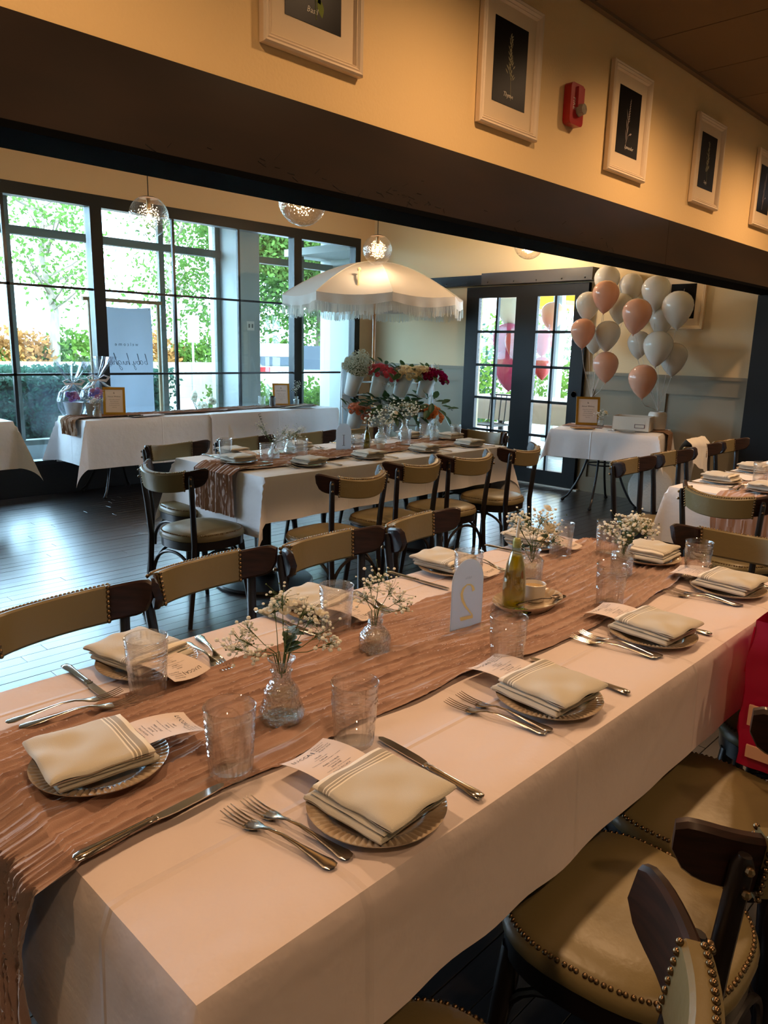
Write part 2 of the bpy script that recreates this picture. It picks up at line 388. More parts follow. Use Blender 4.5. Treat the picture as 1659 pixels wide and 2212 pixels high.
# window wall: head, base and right jamb wall
ww = struct('wall_window', MB().b2(-3, 7.2, YW, YW+.12, 2.8, ZC).b2(6.93, 7.2, YW, YW+.12, 0, 2.8), mat('window_wall_backlit_cream', (214, 184, 146), .75, bump=(90, .12)))  # cream wall; its backlit peach tone is put into the colour
struct('trim_3', MB().b2(-3, 6.95, YW-.02, YW+.12, -.06, .29), mat('black_base', (12, 14, 18), .4), label='black panel under the indoor window')
win = struct('window_1')
def fr(name, x0, x1, z0, z1, y0=YW+.01, y1=YW+.07, m=blackm, par=None): return obj(name, MB().b2(x0, x1, y0, y1, z0, z1), m, par or win, smooth=False)
fr('frame_head', -3, 6.95, 2.69, 2.8, YW-.01, YW+.1); fr('frame_sill', -3, 6.95, .285, .325, YW-.03, YW+.1)
fr('frame_jamb', 6.86, 6.95, .32, 2.69, YW-.01, YW+.1)
xs = [6.86, 5.92, 5.10, 4.29, 3.455, 2.62, 1.81, 1.0, .18, -.64, -1.46, -2.28, -3.0]
wide = {5.92: .058, 3.455: .058, 1.0: .058, -1.46: .058}
for x in xs[1:-1]:
    h = wide.get(x, .014); fr('post' if h > .03 else 'mullion', x-h, x+h, .32, 2.69, YW-(.01 if h > .03 else -.02), YW+(.10 if h > .03 else .05))
zs = [.325, 1.13, 1.935, 2.69]
for z in zs[1:3]: fr('glazing_bar', -3, 6.86, z-.011, z+.011, YW+.02, YW+.05)
for i in range(len(xs)-1):
    for j in range(3):
        if xs[i] > 1.2: fr('pane', xs[i+1]+.01, xs[i]-.01, zs[j]+.008, zs[j+1]-.008, YW+.033, YW+.037, pane_m)
# vestibule
struct('floor_2', MB().b2(-3, 8.6, YW+.12, 9.3, -.06, 0), mat('vestibule_tile', (150, 160, 165), .5, noise_col=(9, (120, 130, 138), .5, (1, 1, 1)))) ['label'] = 'pale tiled floor between the two windows'
struct('ceiling_2', MB().b2(-3, 8.75, YW+.12, 9.3, ZC, ZC+.1), white_paint)
struct('wall_vestibule', MB().b2(8.6, 8.75, YW, 9.3, 0, ZC).b2(-3.15, -3, YW, 9.3, 0, ZC).b2(7.2, 8.6, YW, YW+.12, 0, ZC), white_paint)
w2 = struct('window_2')
YO = 9.05
for x0, x1 in ((6.03, 6.36), (8.06, 8.6)):
    struct('wall_pier', MB().b2(x0, x1, 8.6, 9.3, 0, ZC), white_paint)
struct('wall_sill', MB().b2(-3, 8.6, 9.0, 9.3, 0, .24), white_paint); struct('wall_header', MB().b2(-3, 8.6, 9.0, 9.3, 3.03, ZC), white_paint)
for x in (5.99, 5.15, 4.22, 3.28, 2.34, 1.40, .46, -.48, -1.42, -2.36, 7.46): fr('mullion', x-.036, x+.036, .24, 3.03, YO-.02, YO+.04, olive_frame, w2)
fr('glazing_bar', -3, 8.06, 2.585, 2.675, YO-.035, YO+.07, olive_frame, w2)
fr('frame_sill', -3, 8.06, .24, .30, YO-.05, YO+.09, olive_frame, w2); fr('frame_head', -3, 8.06, 3.0, 3.03, YO-.05, YO+.09, olive_frame, w2)
for a, b in ((.5, 1.36), (1.44, 2.3), (2.38, 3.24), (3.32, 4.18), (4.26, 5.11), (5.19, 5.95), (6.36, 7.42), (7.5, 8.06)):
    fr('pane', a, b, .3, 2.6, YO+.01, YO+.014, pane_m, w2); fr('pane', a, b, 2.66, 3.0, YO+.01, YO+.014, pane_m, w2)
sp = thing('wall_outlet', 'small white two gang switch plate on the white pier between windows', 'switch plate', (6.2, 8.6, 1.7))
obj('plate', MB().box((0, -.004, 0), (.12, .008, .12)), ceramic, sp, smooth=False)
for dx in (-.025, .028): obj('switch', MB().box((dx, -.011, 0), (.02, .008, .05)), mat('grey_switch', (120, 120, 118)), sp, smooth=False)

# sliding french door hung on a rail
door = struct('door_1')
D0, D1 = 4.05, 5.62
def dp(name, y0, y1, z0, z1, x0=7.115, x1=7.165, m=blackdoor): return obj(name, MB().b2(x0, x1, y0, y1, z0, z1), m, door, smooth=False)
dp('door_stile', D0, 4.205, .01, 2.155); dp('door_stile', 5.44, D1, .01, 2.155); dp('door_stile', 4.655, 4.93, .01, 2.155)
dp('top_rail', D0, D1, 2.035, 2.155, 7.113, 7.167); dp('bottom_rail', D0, D1, .01, .17, 7.113, 7.167)
for (a, b) in ((4.205, 4.655), (4.93, 5.44)):
    mid = (a+b)/2; dp('muntin', mid-.014, mid+.014, .17, 2.035, 7.12, 7.16)
    for k in range(1, 5):
        z = .17+(2.035-.17)*k/5; dp('muntin', a, b, z-.014, z+.014, 7.12, 7.16)
    for k in range(5):
        for (c, d) in ((a, mid), (mid, b)):
            z = .17+(2.035-.17)*k/5; dp('pane', c+.01, d-.01, z+.01, z+.363, 7.138, 7.142, pane_m)
pl_ = MB(); pl_.lathe([(.0, 0), (.03, 0), (.034, .004), (.03, .007)], 20, M=Matrix.Translation((7.115, 4.13, 1.02)) @ Matrix.Rotation(R(-90), 4, 'Y')); obj('finger_pull', pl_, blackm, door)
rail = struct('trim_4', label='black sliding door track box above the french door')
obj('track_cover', MB().b2(7.07, 7.2, 4.0, 5.39, 2.175, 2.30), mat('track_paint', (58, 54, 50), .4), rail, smooth=False)
obj('track_cover', MB().b2(7.09, 7.2, 5.39, 6.75, 2.175, 2.285), blackdoor, rail, smooth=False)
for y in (4.08, 4.35, 4.66, 4.95, 5.3, 5.6, 5.9): obj('bolt', MB().ball((7.07, y, 2.2), .009, 8, 4), blackm, rail)
obj('threshold', MB().b2(7.1, 7.2, 4.0, 5.7, 0, .012), mat('metal_threshold', (190, 186, 178), .4, metal=.6), rail, smooth=False)

# ================================================================== OUTSIDE
grass_m = mat('lawn', (120, 140, 80), .9, noise_col=(2, (150, 160, 90), .6, (1, 1, 1)))
struct('floor_3', MB().b2(-30, 70, 9.3, 70, -.16, -.1), mat('asphalt_drive', (112, 112, 112), .85, noise_col=(3, (98, 98, 98), .5, (1, 1, 1))))['label'] = 'pale parking lot outside the windows'
struct('wall_curb', MB().b2(-20, 40, 19.6, 19.9, -.1, .9), mat('pale_retaining_wall', (140, 130, 118), .85))['label'] = 'low pale retaining wall across the parking lot'
struct('floor_4', MB().b2(-30, 70, 19.9, 70, .7, .88), grass_m)
def leaves(n, region, size, seed, shape='blob'):
    rnd = random.Random(seed); mb = MB()
    for _ in range(n):
        p = Vector(region(rnd)); s = size*rnd.uniform(.6, 1.3)
        a = Vector((rnd.uniform(-1, 1), rnd.uniform(-1, 1), rnd.uniform(-1, 1))).normalized(); b = a.orthogonal().normalized()
        b.rotate(Matrix.Rotation(rnd.uniform(0, 6.28), 3, a)); c = a.cross(b)
        mb.add([p-b*s*.5, p+c*s*.3, p+b*s*.5, p-c*s*.3], [(0, 1, 2, 3)])
    return mb
def boxreg(x0, x1, y0, y1, z0, z1):
    def f(r):
        x, y, z = r.uniform(x0, x1), r.uniform(y0, y1), r.uniform(z0, z1)
        q = r.random()
        if q < .45: z = z1+r.gauss(0, .03)+.06*nz(x*1.3, y)
        elif q < .9: y = y0+r.gauss(0, .05)+.08*nz(x*2, z*2)
        return (x, y, z)
    return f
near_hedge = soft_mat('near_hedge_leaf', (62, 92, 76), .3); far_green = soft_mat('sunny_leaf', (84, 110, 46), .35); yel = soft_mat('yellow_leaf', (150, 104, 60), .35)
tree_leaf = soft_mat('tree_leaf', (80, 108, 52), .35); bark = mat('bark', (122, 110, 96), .9)
hd = thing('hedge', 'long clipped green hedge just outside the left windows', 'hedge', (2, 10.8, 0))
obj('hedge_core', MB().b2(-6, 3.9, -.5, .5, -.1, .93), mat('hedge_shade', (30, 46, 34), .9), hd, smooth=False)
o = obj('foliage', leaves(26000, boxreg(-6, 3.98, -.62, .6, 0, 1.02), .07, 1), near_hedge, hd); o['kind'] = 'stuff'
def shrub(label, c, r, m, seed, n=2600, cat='shrub', group=None, size=.09):
    t = thing('garden_shrub', label, cat, c, 0, group)
    def reg(rn):
        th = rn.uniform(0, 6.28); ph = math.acos(rn.uniform(-.2, 1)); q = r[0]*(rn.uniform(.55, 1.05)); k = 1+.25*nz(th*1.5, ph*2, seed)
        return (q*k*math.sin(ph)*math.cos(th), r[1]/r[0]*q*k*math.sin(ph)*math.sin(th), r[2]/r[0]*q*k*math.cos(ph)+.1)
    f = obj('foliage', leaves(n, reg, size, seed), m, t); f['kind'] = 'stuff'
    obj('stems', MB().tube([(0, 0, -.05), (.02, 0, r[2]*.7)], [.04, .02], 6), bark, t)
    return t
shr = 'hydrangea shrubs outside the right windows'
shrub('bright green hydrangea shrub outside, left of the gold framed card by the windows', (7.0, 10.1, -.1), (.62, .5, 1.0), far_green, 5, 2600, group=shr)
shrub('bright green hydrangea shrub outside beside the flower stand, lowest through the right window', (8.6, 10.0, -.1), (.65, .5, .85), far_green, 6, 2600, group=shr)
shrub('bright green hydrangea shrub outside between the two right window posts', (7.75, 10.3, -.1), (.5, .45, .8), far_green, 7, 2200, group=shr)
for i, (x, m, lab) in enumerate(((3.6, far_green, 'green bush above the retaining wall at the far left window'), (6.2, far_green, 'green bush above the retaining wall, left of the orange one'), (7.6, yel, 'orange yellow bush above the retaining wall beside the tree trunk'), (9.2, far_green, 'green bush above the retaining wall right of the pale tree trunk'), (11.4, yel, 'orange yellow bush above the wall behind the sign post'), (13.2, far_green, 'dark green bush behind the parked cars'), (16.4, far_green, 'green bush on the far bank behind the white cars'))):
    shrub(lab, (x, 21, .75), (1.15, .8, .85), m, 20+i, 1500, group='bushes on the far bank', size=.16)
def tree(label, c, h, cr, seed, n=3000, loose=False):
    t = thing('tree', label, 'tree', c, 0, 'trees beyond the parking lot'); rn = random.Random(seed)
    mb = MB(); mb.tube([(0, 0, -.3), (.1, 0, h*.3), (-.1, .1, h*.6), (.05, 0, h)], [.16, .12, .08, .03], 8)
    tips = []
    for k in range(13):
        z = h*rn.uniform(.3 if loose else .10, .95); a = rn.uniform(0, 6.28); L = cr*rn.uniform(.5, 1)
        p0 = Vector((0, 0, z)); p1 = p0+Vector((math.cos(a)*L*.5, math.sin(a)*L*.5, .25*L)); p2 = p0+Vector((math.cos(a)*L, math.sin(a)*L, .6*L)); mb.tube([p0, p1, p2], [.05, .03, .012], 5); tips += [p1, p2, p2]
    tips.append(Vector((0, 0, h)))
    obj('trunk', mb, bark, t)
    def reg(r):
        p = r.choice(tips); q = cr*(.22 if loose else .45); return (p.x+r.gauss(0, q), p.y+r.gauss(0, q), p.z+r.gauss(0, q*.8))
    f = obj('foliage', leaves(n, reg, .14 if loose else .18, seed+1), tree_leaf, t); f['kind'] = 'stuff'
tree('slender young tree with loose branches outside the leftmost window', (8.45, 20.6, .8), 4.6, 1.5, 3, 1500, True)
tree('slender leafy tree seen through the pane beside the welcome banner', (12.6, 21.5, .8), 5, 1.6, 4, 2200, True)
tree('tree behind the white column between the windows', (15.8, 22.4, .8), 5.5, 2.1, 5, 14000)
tree('full green tree behind the parked white cars at right', (18.6, 21.6, .8), 5.2, 2.5, 6, 22000)
tree('full green tree right of the umbrella top through the window', (22.2, 22.4, .8), 5.0, 2.6, 8, 22000)
tree('tall thin tree behind the hanging globe light at left', (5.3, 23, .8), 6.2, 1.9, 9, 1400, True)
sg = thing('street_sign', 'small white sign on a thin post across the parking lot', 'sign', (11.9, 19.3, -.1))
obj('post', MB().tube([(0, 0, 0), (0, 0, 1.9)], .035, 6), mat('grey_post', (150, 156, 160), .5, metal=.4), sg); obj('sign_board', MB().box((0, -.05, 1.95), (.36, .02, .75)), ceramic, sg, smooth=False)
def car(label, loc, rz, body, L=4.4, suv=True):
    t = thing('car', label, 'car', loc, rz, 'cars in the parking lot'); hw = .9
    prof = [(-L/2, .3), (-L/2, .85), (-L/2+.1, 1.0), (-L*.36, 1.45 if suv else 1.1), (-L*.2, 1.6 if suv else 1.42), (L*.06, 1.58 if suv else 1.42), (L*.2, 1.05), (L/2-.15, .92), (L/2, .7), (L/2, .3)]
    rr = [[(x, y*(.93 if z > 1.1 else 1), z) for x, z in prof] for y in (-hw, -hw*.98, hw*.98, hw)]
    obj('body', MB().rings(rr), body, t)
    gl = mat('car_glass', (14, 24, 34), .35, spec=.2)
    for s in (-1, 1): obj('side_window', MB().prism([(-L*.36, 1.02), (-L*.2, 1.47 if suv else 1.32), (L*.05, 1.46 if suv else 1.32), (L*.16, 1.04)], 0, .012, M=Matrix.Translation((0, s*.845, 0)) @ Matrix.Rotation(R(90), 4, 'X')), gl, t, smooth=False)
    obj('windscreen', MB().add([(L*.07, -.78, 1.56), (L*.07, .78, 1.56), (L*.215, .84, 1.07), (L*.215, -.84, 1.07)], [(0, 1, 2, 3)]), gl, t, smooth=False)
    obj('rear_window', MB().add([(-L/2+.06, -.76, 1.04), (-L/2+.06, .76, 1.04), (-L*.34, .72, 1.46), (-L*.34, -.72, 1.46)], [(0, 1, 2, 3)]), gl, t, smooth=False)
    for x in (-L*.31, L*.31):
        for s in (-1, 1): obj('wheel', MB().lathe([(0, -.1), (.2, -.1), (.33, -.09), (.34, 0), (.33, .09), (.2, .1), (0, .1)], 20, M=Matrix.Translation((x, s*.84, .34)) @ Matrix.Rotation(R(90), 4, 'X')), mat('tyre', (16, 17, 20), .8, spec=.1), t)
    for s in (-1, 1):
        obj('headlight', MB().box((L/2-.06, s*.66, .74), (.16, .34, .12)), mat('headlight', (40, 48, 56), .4, spec=.2), t, smooth=False); obj('tail_light', MB().box((-L/2+.02, s*.7, .92), (.08, .3, .14)), mat('tail_light', (120, 20, 24), .4, spec=.2), t, smooth=False)
    obj('grille', MB().box((L/2, 0, .48), (.03, 1.0, .16)), mat('grille', (20, 26, 34), .5, spec=.2), t, smooth=False)
wcar = mat('white_car_paint', (180, 188, 192), .35)
car('white hatchback parked outside, seen through the window right of the white column', (13.3, 18.0, -.1), R(74), wcar)
car('white car nose-on to the window just left of the flower stand', (11.5, 12.9, -.1), R(-133), wcar, suv=False)
car('pale teal pickup cut off at the left edge of the window view', (4.6, 18.2, -.1), R(0), mat('teal_car_paint', (84, 120, 128), .35), 4.6)

# patio beyond the french door
struct('floor_5', MB().b2(7.34, 30, -6, 9.3, -.1, -.004), mat('patio_paving', (196, 196, 190), .8))['label'] = 'pale patio paving beyond the french door'
struct('ceiling_patio_shade', MB().b2(7.34, 11.2, 2.4, 9.3, 2.75, 2.85), white_paint)['label'] = 'added unseen roof dimming daylight on the patio beyond the french door'  # roof added out of view to moderate daylight behind the door
for y in (4.9, 6.7, 8.4):
    t = thing('patio_column', {4.9: 'white patio column at the right door panes', 6.7: 'white patio column behind the door centre', 8.4: 'white patio column behind the left door panes'}[y], 'column', (10.9, y, 0), 0, 'white patio columns beyond the door')
    obj('shaft', MB().box((0, 0, 1.37), (.16, .16, 2.74)), white_paint, t, smooth=False); obj('base', MB().box((0, 0, .06), (.24, .24, .12)), white_paint, t, smooth=False)
for i, (x, y, m) in enumerate(((13.5, 6.2, yel), (13.8, 9.5, far_green), (13.2, 11.0, near_hedge), (14.5, 7.8, far_green))):
    shrub(('yellow leaved shrub beyond the right door panes', 'green shrub seen through the upper left door panes', 'dark green shrub at the left edge of the door view', 'green shrub between the patio columns')[i], (x, y, 0), (1.2, 1.2, 2.3), m, 60+i, 2200, group='patio shrubs', size=.13)
# ================================================================== CHAIRS
NAILS = {'seat_nails': [], 'back_nails': []}
def make_chair():
    t = thing('dining_chair', 'dark bentwood dining chair', 'chair')
    def outline(r=1.0, n=40):
        pts = []
        for j in range(n):
            a = 2*math.pi*j/n; c, s = math.cos(a), math.sin(a); e = 2/2.7
            x = abs(c)**e*(1 if c > 0 else -1); y = abs(s)**e*(1 if s > 0 else -1)
            w = .205+.018*y; pts.append((x*w*r, y*.205*r+.005))
        return pts
    def ring(r, z): return [(x, y, z) for x, y in outline(r)]
    obj('seat', MB().rings([ring(.97, .432), ring(1.0, .436), ring(1.01, .448), ring(.985, .464), ring(.9, .477), ring(.6, .487), ring(.2, .49)]), leather, t)
    obj('seat_frame', MB().rings([ring(.93, .385), ring(.97, .388), ring(.98, .432)]), wood_black, t)
    nb = MB()
    O = outline(.955, 400); acc = 0; per = sum(math.dist(O[i], O[i-1]) for i in range(400)); step = per/112
    for i in range(400):
        acc += math.dist(O[i], O[i-1])
        if acc >= step: acc -= step; nb.ball((O[i][0], O[i][1], .4685), .0047, 7, 4); NAILS['seat_nails'].append((O[i][0], O[i][1], .4685))
    n_ = obj('seat_nails', nb, brass, t); n_['kind'] = 'stuff'
    for s in (-1, 1):
        obj('leg', MB().tube([(s*.155, .15, .40), (s*.158, .155, .33), (s*.168, .17, .18), (s*.182, .19, 0)], [.019, .021, .017, .012], 10), wood_black, t)
        obj('leg', MB().tube([(s*.19, -.245, 0), (s*.178, -.20, .25), (s*.176, -.188, .44), (s*.186, -.200, .62), (s*.200, -.216, .79), (s*.201, -.218, .805)], [.013, .017, .0175, .0165, .0155, .009], 10, flat=.8), wood_black, t)
    # bentwood arches between neighbouring legs
    def arch(p, q, up_):
        P = []
        for k in range(15):
            a = math.pi*k/14; u = (1-math.cos(a))/2; b = Vector(p).lerp(Vector(q), u); P.append((b.x, b.y, p[2]+(up_-p[2])*math.sin(a)**.8))
        return MB().tube(P, .0085, 8)
    fl_, frr, rl, rr_ = (-.16, .16, .2), (.16, .16, .2), (-.165, -.19, .2), (.165, -.19, .2)
    for p, q in ((fl_, frr), (rl, rr_), (fl_, rl), (frr, rr_)): obj('brace', arch(p, q, .372), wood_black, t)
    # curved crest
    RA = .244; y0 = -.275
    def crest(th, off, z): # off outward
        yy = y0+RA-(RA+off)*math.cos(th); return ((RA+off)*math.sin(th), yy, z+.27*(yy-y0))
    def rail_(a0, a1, th_, h, n, zc=.760, rnd=True):
        rr = []
        for k in range(n+1):
            a = a0+(a1-a0)*k/n; e = min(a-(-R(66)), R(66)-a)/R(11); e = max(0, min(1, e)) if rnd else 1
            q = math.sqrt(max(0, 1-(1-e)**2))
            zt = zc+h/2*(.72+.28*q); zb = zc-h/2*(.35+.65*q) if rnd else zc-h/2
            w = th_/2; c = .006; lean = .012
            rr.append([crest(a, -w, zb+c), crest(a, -w+c, zb), crest(a, w-c, zb), crest(a, w, zb+c), crest(a, w+lean, zt-c), crest(a, w-c+lean, zt), crest(a, -w+c+lean, zt), crest(a, -w+lean, zt-c)])
        return MB().rings(rr)
    obj('crest_rail', rail_(-R(66), R(66), .021, .095, 40), wood_dark, t)
    obj('back_pad', rail_(-R(40), R(40), .034, .102, 24, rnd=False), leather, t)
    nb = MB()
    for s in (-1, 1):
        for k in range(8):
            z = .760-.046+.092*k/7; l = .012*k/7
            for w in (-.0175, .0175): nb.ball(crest(s*R(39.6), w+l, z), .0058, 8, 5); NAILS['back_nails'].append(crest(s*R(39.6), w+l, z))
    for k in range(35):
        a = -R(39)+R(78)*k/34; nb.ball(crest(a, .012+.008, .811), .0052, 8, 5); NAILS['back_nails'].append(crest(a, .020, .811))
    n_ = obj('back_nails', nb, brass, t); n_['kind'] = 'stuff'
    for s in (-1, 1):
        for z in (.755, .79): obj('bolt', MB().ball((s*.209, -.228, z), .007, 8, 4), brass, t)
    return t
chair = Place(make_chair())
G2r, G2l, G1r, G1l, G4 = 'chairs on the right side of the near table', 'chairs on the window side of the near table', 'chairs on the near side of table one', 'chairs on the window side of table one', 'chairs beside the table at the right edge'
near_chairs = []
for x, y, a, lab, g in (
    (.585, .46, 0, 'upholstered bentwood chair nearest the camera, its curved back cropped at bottom right', G2r),
    (1.165, .475, 1, 'upholstered bentwood chair second along the right side, seat fully visible', G2r),
    (1.60, .50, -3, 'upholstered bentwood chair third along the right side, just before the pink bag', G2r),
    (2.17, .46, 0, 'upholstered bentwood chair hidden behind the pink bag on the right side', G2r),
    (.727, 1.57, 190, 'upholstered bentwood chair cropped by the left edge beyond the near table', G2l),
    (1.185, 1.64, 189, 'upholstered bentwood chair second from left beyond the near table', G2l),
    (1.63, 1.62, 186, 'upholstered bentwood chair third from left beyond the near table', G2l),
    (2.11, 1.62, 193, 'upholstered bentwood chair fourth from left beyond the near table, behind number stand', G2l),
    (2.57, .87, 93, 'olive backed bentwood chair at the far end of the near table', None),
    (2.155, 3.475, -82, 'olive backed bentwood chair at the runner end of table one, seat visible', None),
    (2.61, 2.925, 3, 'dark bentwood chair first from left along the near side of table one', G1r),
    (3.165, 3.02, 5, 'dark bentwood chair second from left along the near side of table one', G1r),
    (3.65, 3.0, -3, 'dark bentwood chair third from left along the near side of table one', G1r),
    (4.21, 3.01, 7, 'dark bentwood chair at the right end of the near side of table one', G1r),
    (2.47, 4.05, 184, 'chair back first from left beyond table one, toward the window', G1l),
    (3.00, 4.07, 182, 'chair back second from left beyond table one, behind the low flowers', G1l),
    (3.58, 4.06, 180, 'chair back third from left beyond table one, left of numbered stand', G1l),
    (4.12, 4.06, 180, 'chair back fourth beyond table one, just right of its number stand', G1l),
    (4.62, 3.55, 98, 'olive backed chair at the far end of table one before the french door', None),
    (3.85, 1.255, -97, 'olive backed chair at the runner end of the table at right edge', None),
    (4.28, 1.86, 182, 'bentwood chair left of the right edge table, below the white gift box', G4),
    (4.82, 1.86, 180, 'bentwood chair beyond the right edge table, in front of grey wainscot', G4),
    (5.38, 1.88, 180, 'bentwood chair third along the far side of the right edge table', G4),
    (5.92, 1.88, 178, 'bentwood chair with a white cloth draped over its back', G4)):
    c_ = chair((x, y, 0), R(a), lab, g)
    if g == G2r and x < 1.9: near_chairs.append(c_)
nail_me = MB().ball((0, 0, 0), .0049, 9, 6).mesh('nail'); nail_me.materials.append(brass)
for c_ in near_chairs:   # nailheads large enough to pick apart: one object each
    for k_ in list(bpy.data.objects):
        if k_.parent == c_ and k_.name.split('.')[0] in NAILS: bpy.data.objects.remove(k_)
    for L in NAILS.values():
        for p in L: n_ = bpy.data.objects.new('nail', nail_me); COL.objects.link(n_); n_.parent = c_; n_.location = p

# ================================================================== TABLES AND CLOTHS
def disc_base(t, x, y):
    obj('pedestal', MB().lathe([(0, 0), (.30, 0), (.305, .012), (.295, .024), (.12, .05), (.075, .06), (.07, .075), (.045, .085), (.042, .66), (.07, .69), (.14, .715), (0, .716)], 40, c=(x, y, 0)), black_iron, t)
def iron_base(t, cx, cy_, r=.36, rz=45):
    for k in range(4):
        a = R(rz+90*k); P = []
        for q in range(13):
            u = q/12; z = .73*(1-u); rad = .10+.02*math.sin(u*3)+(r-.12)*u**2.6
            P.append((cx+rad*math.cos(a), cy_+rad*math.sin(a), max(z, .022)))
        obj('leg', MB().tube(P, [.011]*12+[.014], 8), black_iron, t)
        obj('foot', MB().ball((P[-1][0], P[-1][1], .016), .02, 10, 6, (1, 1, .8)), black_iron, t)
    obj('ring', MB().tube([(cx+.13*math.cos(R(12*k)), cy_+.13*math.sin(R(12*k)), .40) for k in range(31)], .007, 6), black_iron, t)
def cloth_mb(x0, x1, y0, y1, z, ox, oy, seed=0, res=.03, wave=.012, bulge=.30):
    def axis(a, b, o):
        L = [a-o+o*i/10 for i in range(10)]; n = max(6, int((b-a)/res)); L += [a+(b-a)*i/n for i in range(n+1)]; return L+[b+o*(i+1)/10 for i in range(10)]
    X, Y = axis(x0, x1, ox), axis(y0, y1, oy); mb = MB()
    for a in X:
        for b in Y:
            sx = max(0, x0-a, a-x1); sy = max(0, y0-b, b-y1); dx = -1 if a < x0 else 1; dy = -1 if b < y0 else 1
            ex = min(max(a, x0), x1); ey = min(max(b, y0), y1)
            if sx == 0 and sy == 0:
                e = min(a-x0, x1-a, b-y0, y1-b); dz = -.004*max(0, 1-e/.02)**2 if e < .02 else 0
                mb.v.append((a, b, z+dz+.0009*nz(a*5, b*5, seed))); continue
            rho = math.hypot(sx, sy); th = math.atan2(sy, sx)
            if sy == 0: w = .006+wave*(sx/ox)*(.5+nz(b*6, seed, 0)*1.3); mb.v.append((ex+dx*(w+.006*(1-math.exp(-sx/.01))), b, z-.005-sx))
            elif sx == 0: w = .006+wave*(sy/oy)*(.5+nz(a*6, seed, 3)*1.3); mb.v.append((a, ey+dy*(w+.006*(1-math.exp(-sy/.01))), z-.005-sy))
            else:
                o = max(rho*.001, rho*bulge*math.sin(2*th)**1.5)
                mb.v.append((ex+dx*(.012*math.cos(th)**2+o*(.6+.25*math.cos(th*2+seed))+.004), ey+dy*(.012*math.sin(th)**2+o*.65+.004), z-.005-rho*(1-.06*math.sin(2*th))))
    ny_ = len(Y)
    for i in range(len(X)-1):
        for j in range(ny_-1):
            a = i*ny_+j; mb.f.append((a, a+ny_, a+ny_+1, a+1))
    return mb
def table(label, x0, x1, y0, y1, zt, bases, cat='table', iron=False, group=None, name='dining_table'):
    t = thing(name, label, cat, (0, 0, 0), 0, group)
    obj('tabletop', MB().b2(x0+.01, x1-.01, y0+.01, y1-.01, zt-.05, zt-.012), wood_black, t, smooth=False)
    for b in bases: (iron_base(t, *b) if iron else disc_base(t, *b))
    return t
T2Z = .76
table('long near table under the white cloth tinted for pinkish light, its dark underside hidden', .35, 2.50, .60, 1.51, T2Z, [(.8, 1.05), (2.05, 1.05)])
tc2 = obj('tablecloth', cloth_mb(.35, 2.50, .60, 1.51, T2Z, .34, .215, 2, .025), cloth_material('cloth_near_light_tint', [.60, 1.13, 1.66, 2.19], [.80, 1.40], (226, 210, 208)))  # white cotton; the pinkish light on it is put into the colour
tag(tc2, 'pale cotton tablecloth with pressed creases on the nearest table', 'tablecloth')
table('round footed table one set for lunch in the middle of the room', 2.39, 4.62, 3.21, 4.11, T2Z, [(2.72, 3.66), (4.2, 3.66)])
tc1 = obj('tablecloth', cloth_mb(2.39, 4.62, 3.21, 4.11, T2Z, .34, .25, 5, .04), cloth_material('cloth_mid', [3.0, 3.7], [3.45]))
tag(tc1, 'white tablecloth on the table with the number one stand', 'tablecloth')
table('set table entering the photo at the right edge', 3.93, 6.1, .74, 1.66, T2Z, [(4.3, 1.2), (5.7, 1.2)])
tc4 = obj('tablecloth', cloth_mb(3.93, 6.1, .74, 1.66, T2Z, .30, .28, 8, .05), cloth_material('cloth_right', [4.5], [1.3]))
tag(tc4, 'white tablecloth with a long pointed corner at the right edge of the photo', 'tablecloth')
g3 = 'tables along the window'
table('side table with curved iron legs at the left of the window run', 2.95, 4.42, 6.6, 7.18, .75, [(3.36, 6.9, .36)], iron=True, group=g3, name='side_table')
tc3 = obj('tablecloth', cloth_mb(2.95, 4.42, 6.6, 7.18, .75, .42, .44, 11, .05, .012, .34), cloth_material('cloth_side', [3.7], [6.9]))
tag(tc3, 'white tablecloth under the gift baskets by the window', 'tablecloth')
table('side table at the flower stand end of the window run', 4.44, 5.95, 6.6, 7.18, .752, [(5.5, 6.9, .36)], iron=True, group=g3, name='side_table')
tc3b = obj('tablecloth', cloth_mb(4.25, 5.98, 6.585, 7.19, .7535, .02, .43, 14, .05), cloth_material('cloth_side_right', [5.1], [6.9]))
tag(tc3b, 'white tablecloth under the fan of napkins by the window', 'tablecloth')
table('small table cut off by the left edge of the photo', 1.0, 2.33, 6.6, 7.18, .78, [(1.6, 6.9, .36)], iron=True, name='side_table')
tc0 = obj('tablecloth', cloth_mb(1.0, 2.33, 6.6, 7.18, .78, .36, .40, 17, .05, .012, .34), cloth_material('cloth_left', [], [6.9]))
tag(tc0, 'white tablecloth with a hanging corner at the left edge of the photo', 'tablecloth')
# gift table, slightly turned
gt = table('square gift table with curved iron legs beside the french door', -.38, .38, -.48, .48, .755, [(.06, .08, .37, 0)], iron=True, name='gift_table')
gt.location = (6.60, 3.40, 0); gt.rotation_euler = (0, 0, R(16))
tg = obj('tablecloth', cloth_mb(-.38, .38, -.48, .48, .755, .25, .25, 20, .05, .014, .30), cloth_material('cloth_gift', [.0], [.1]), None, (6.60, 3.40, 0), (0, 0, R(16)))
tag(tg, 'white tablecloth on the gift table under the balloons', 'tablecloth')

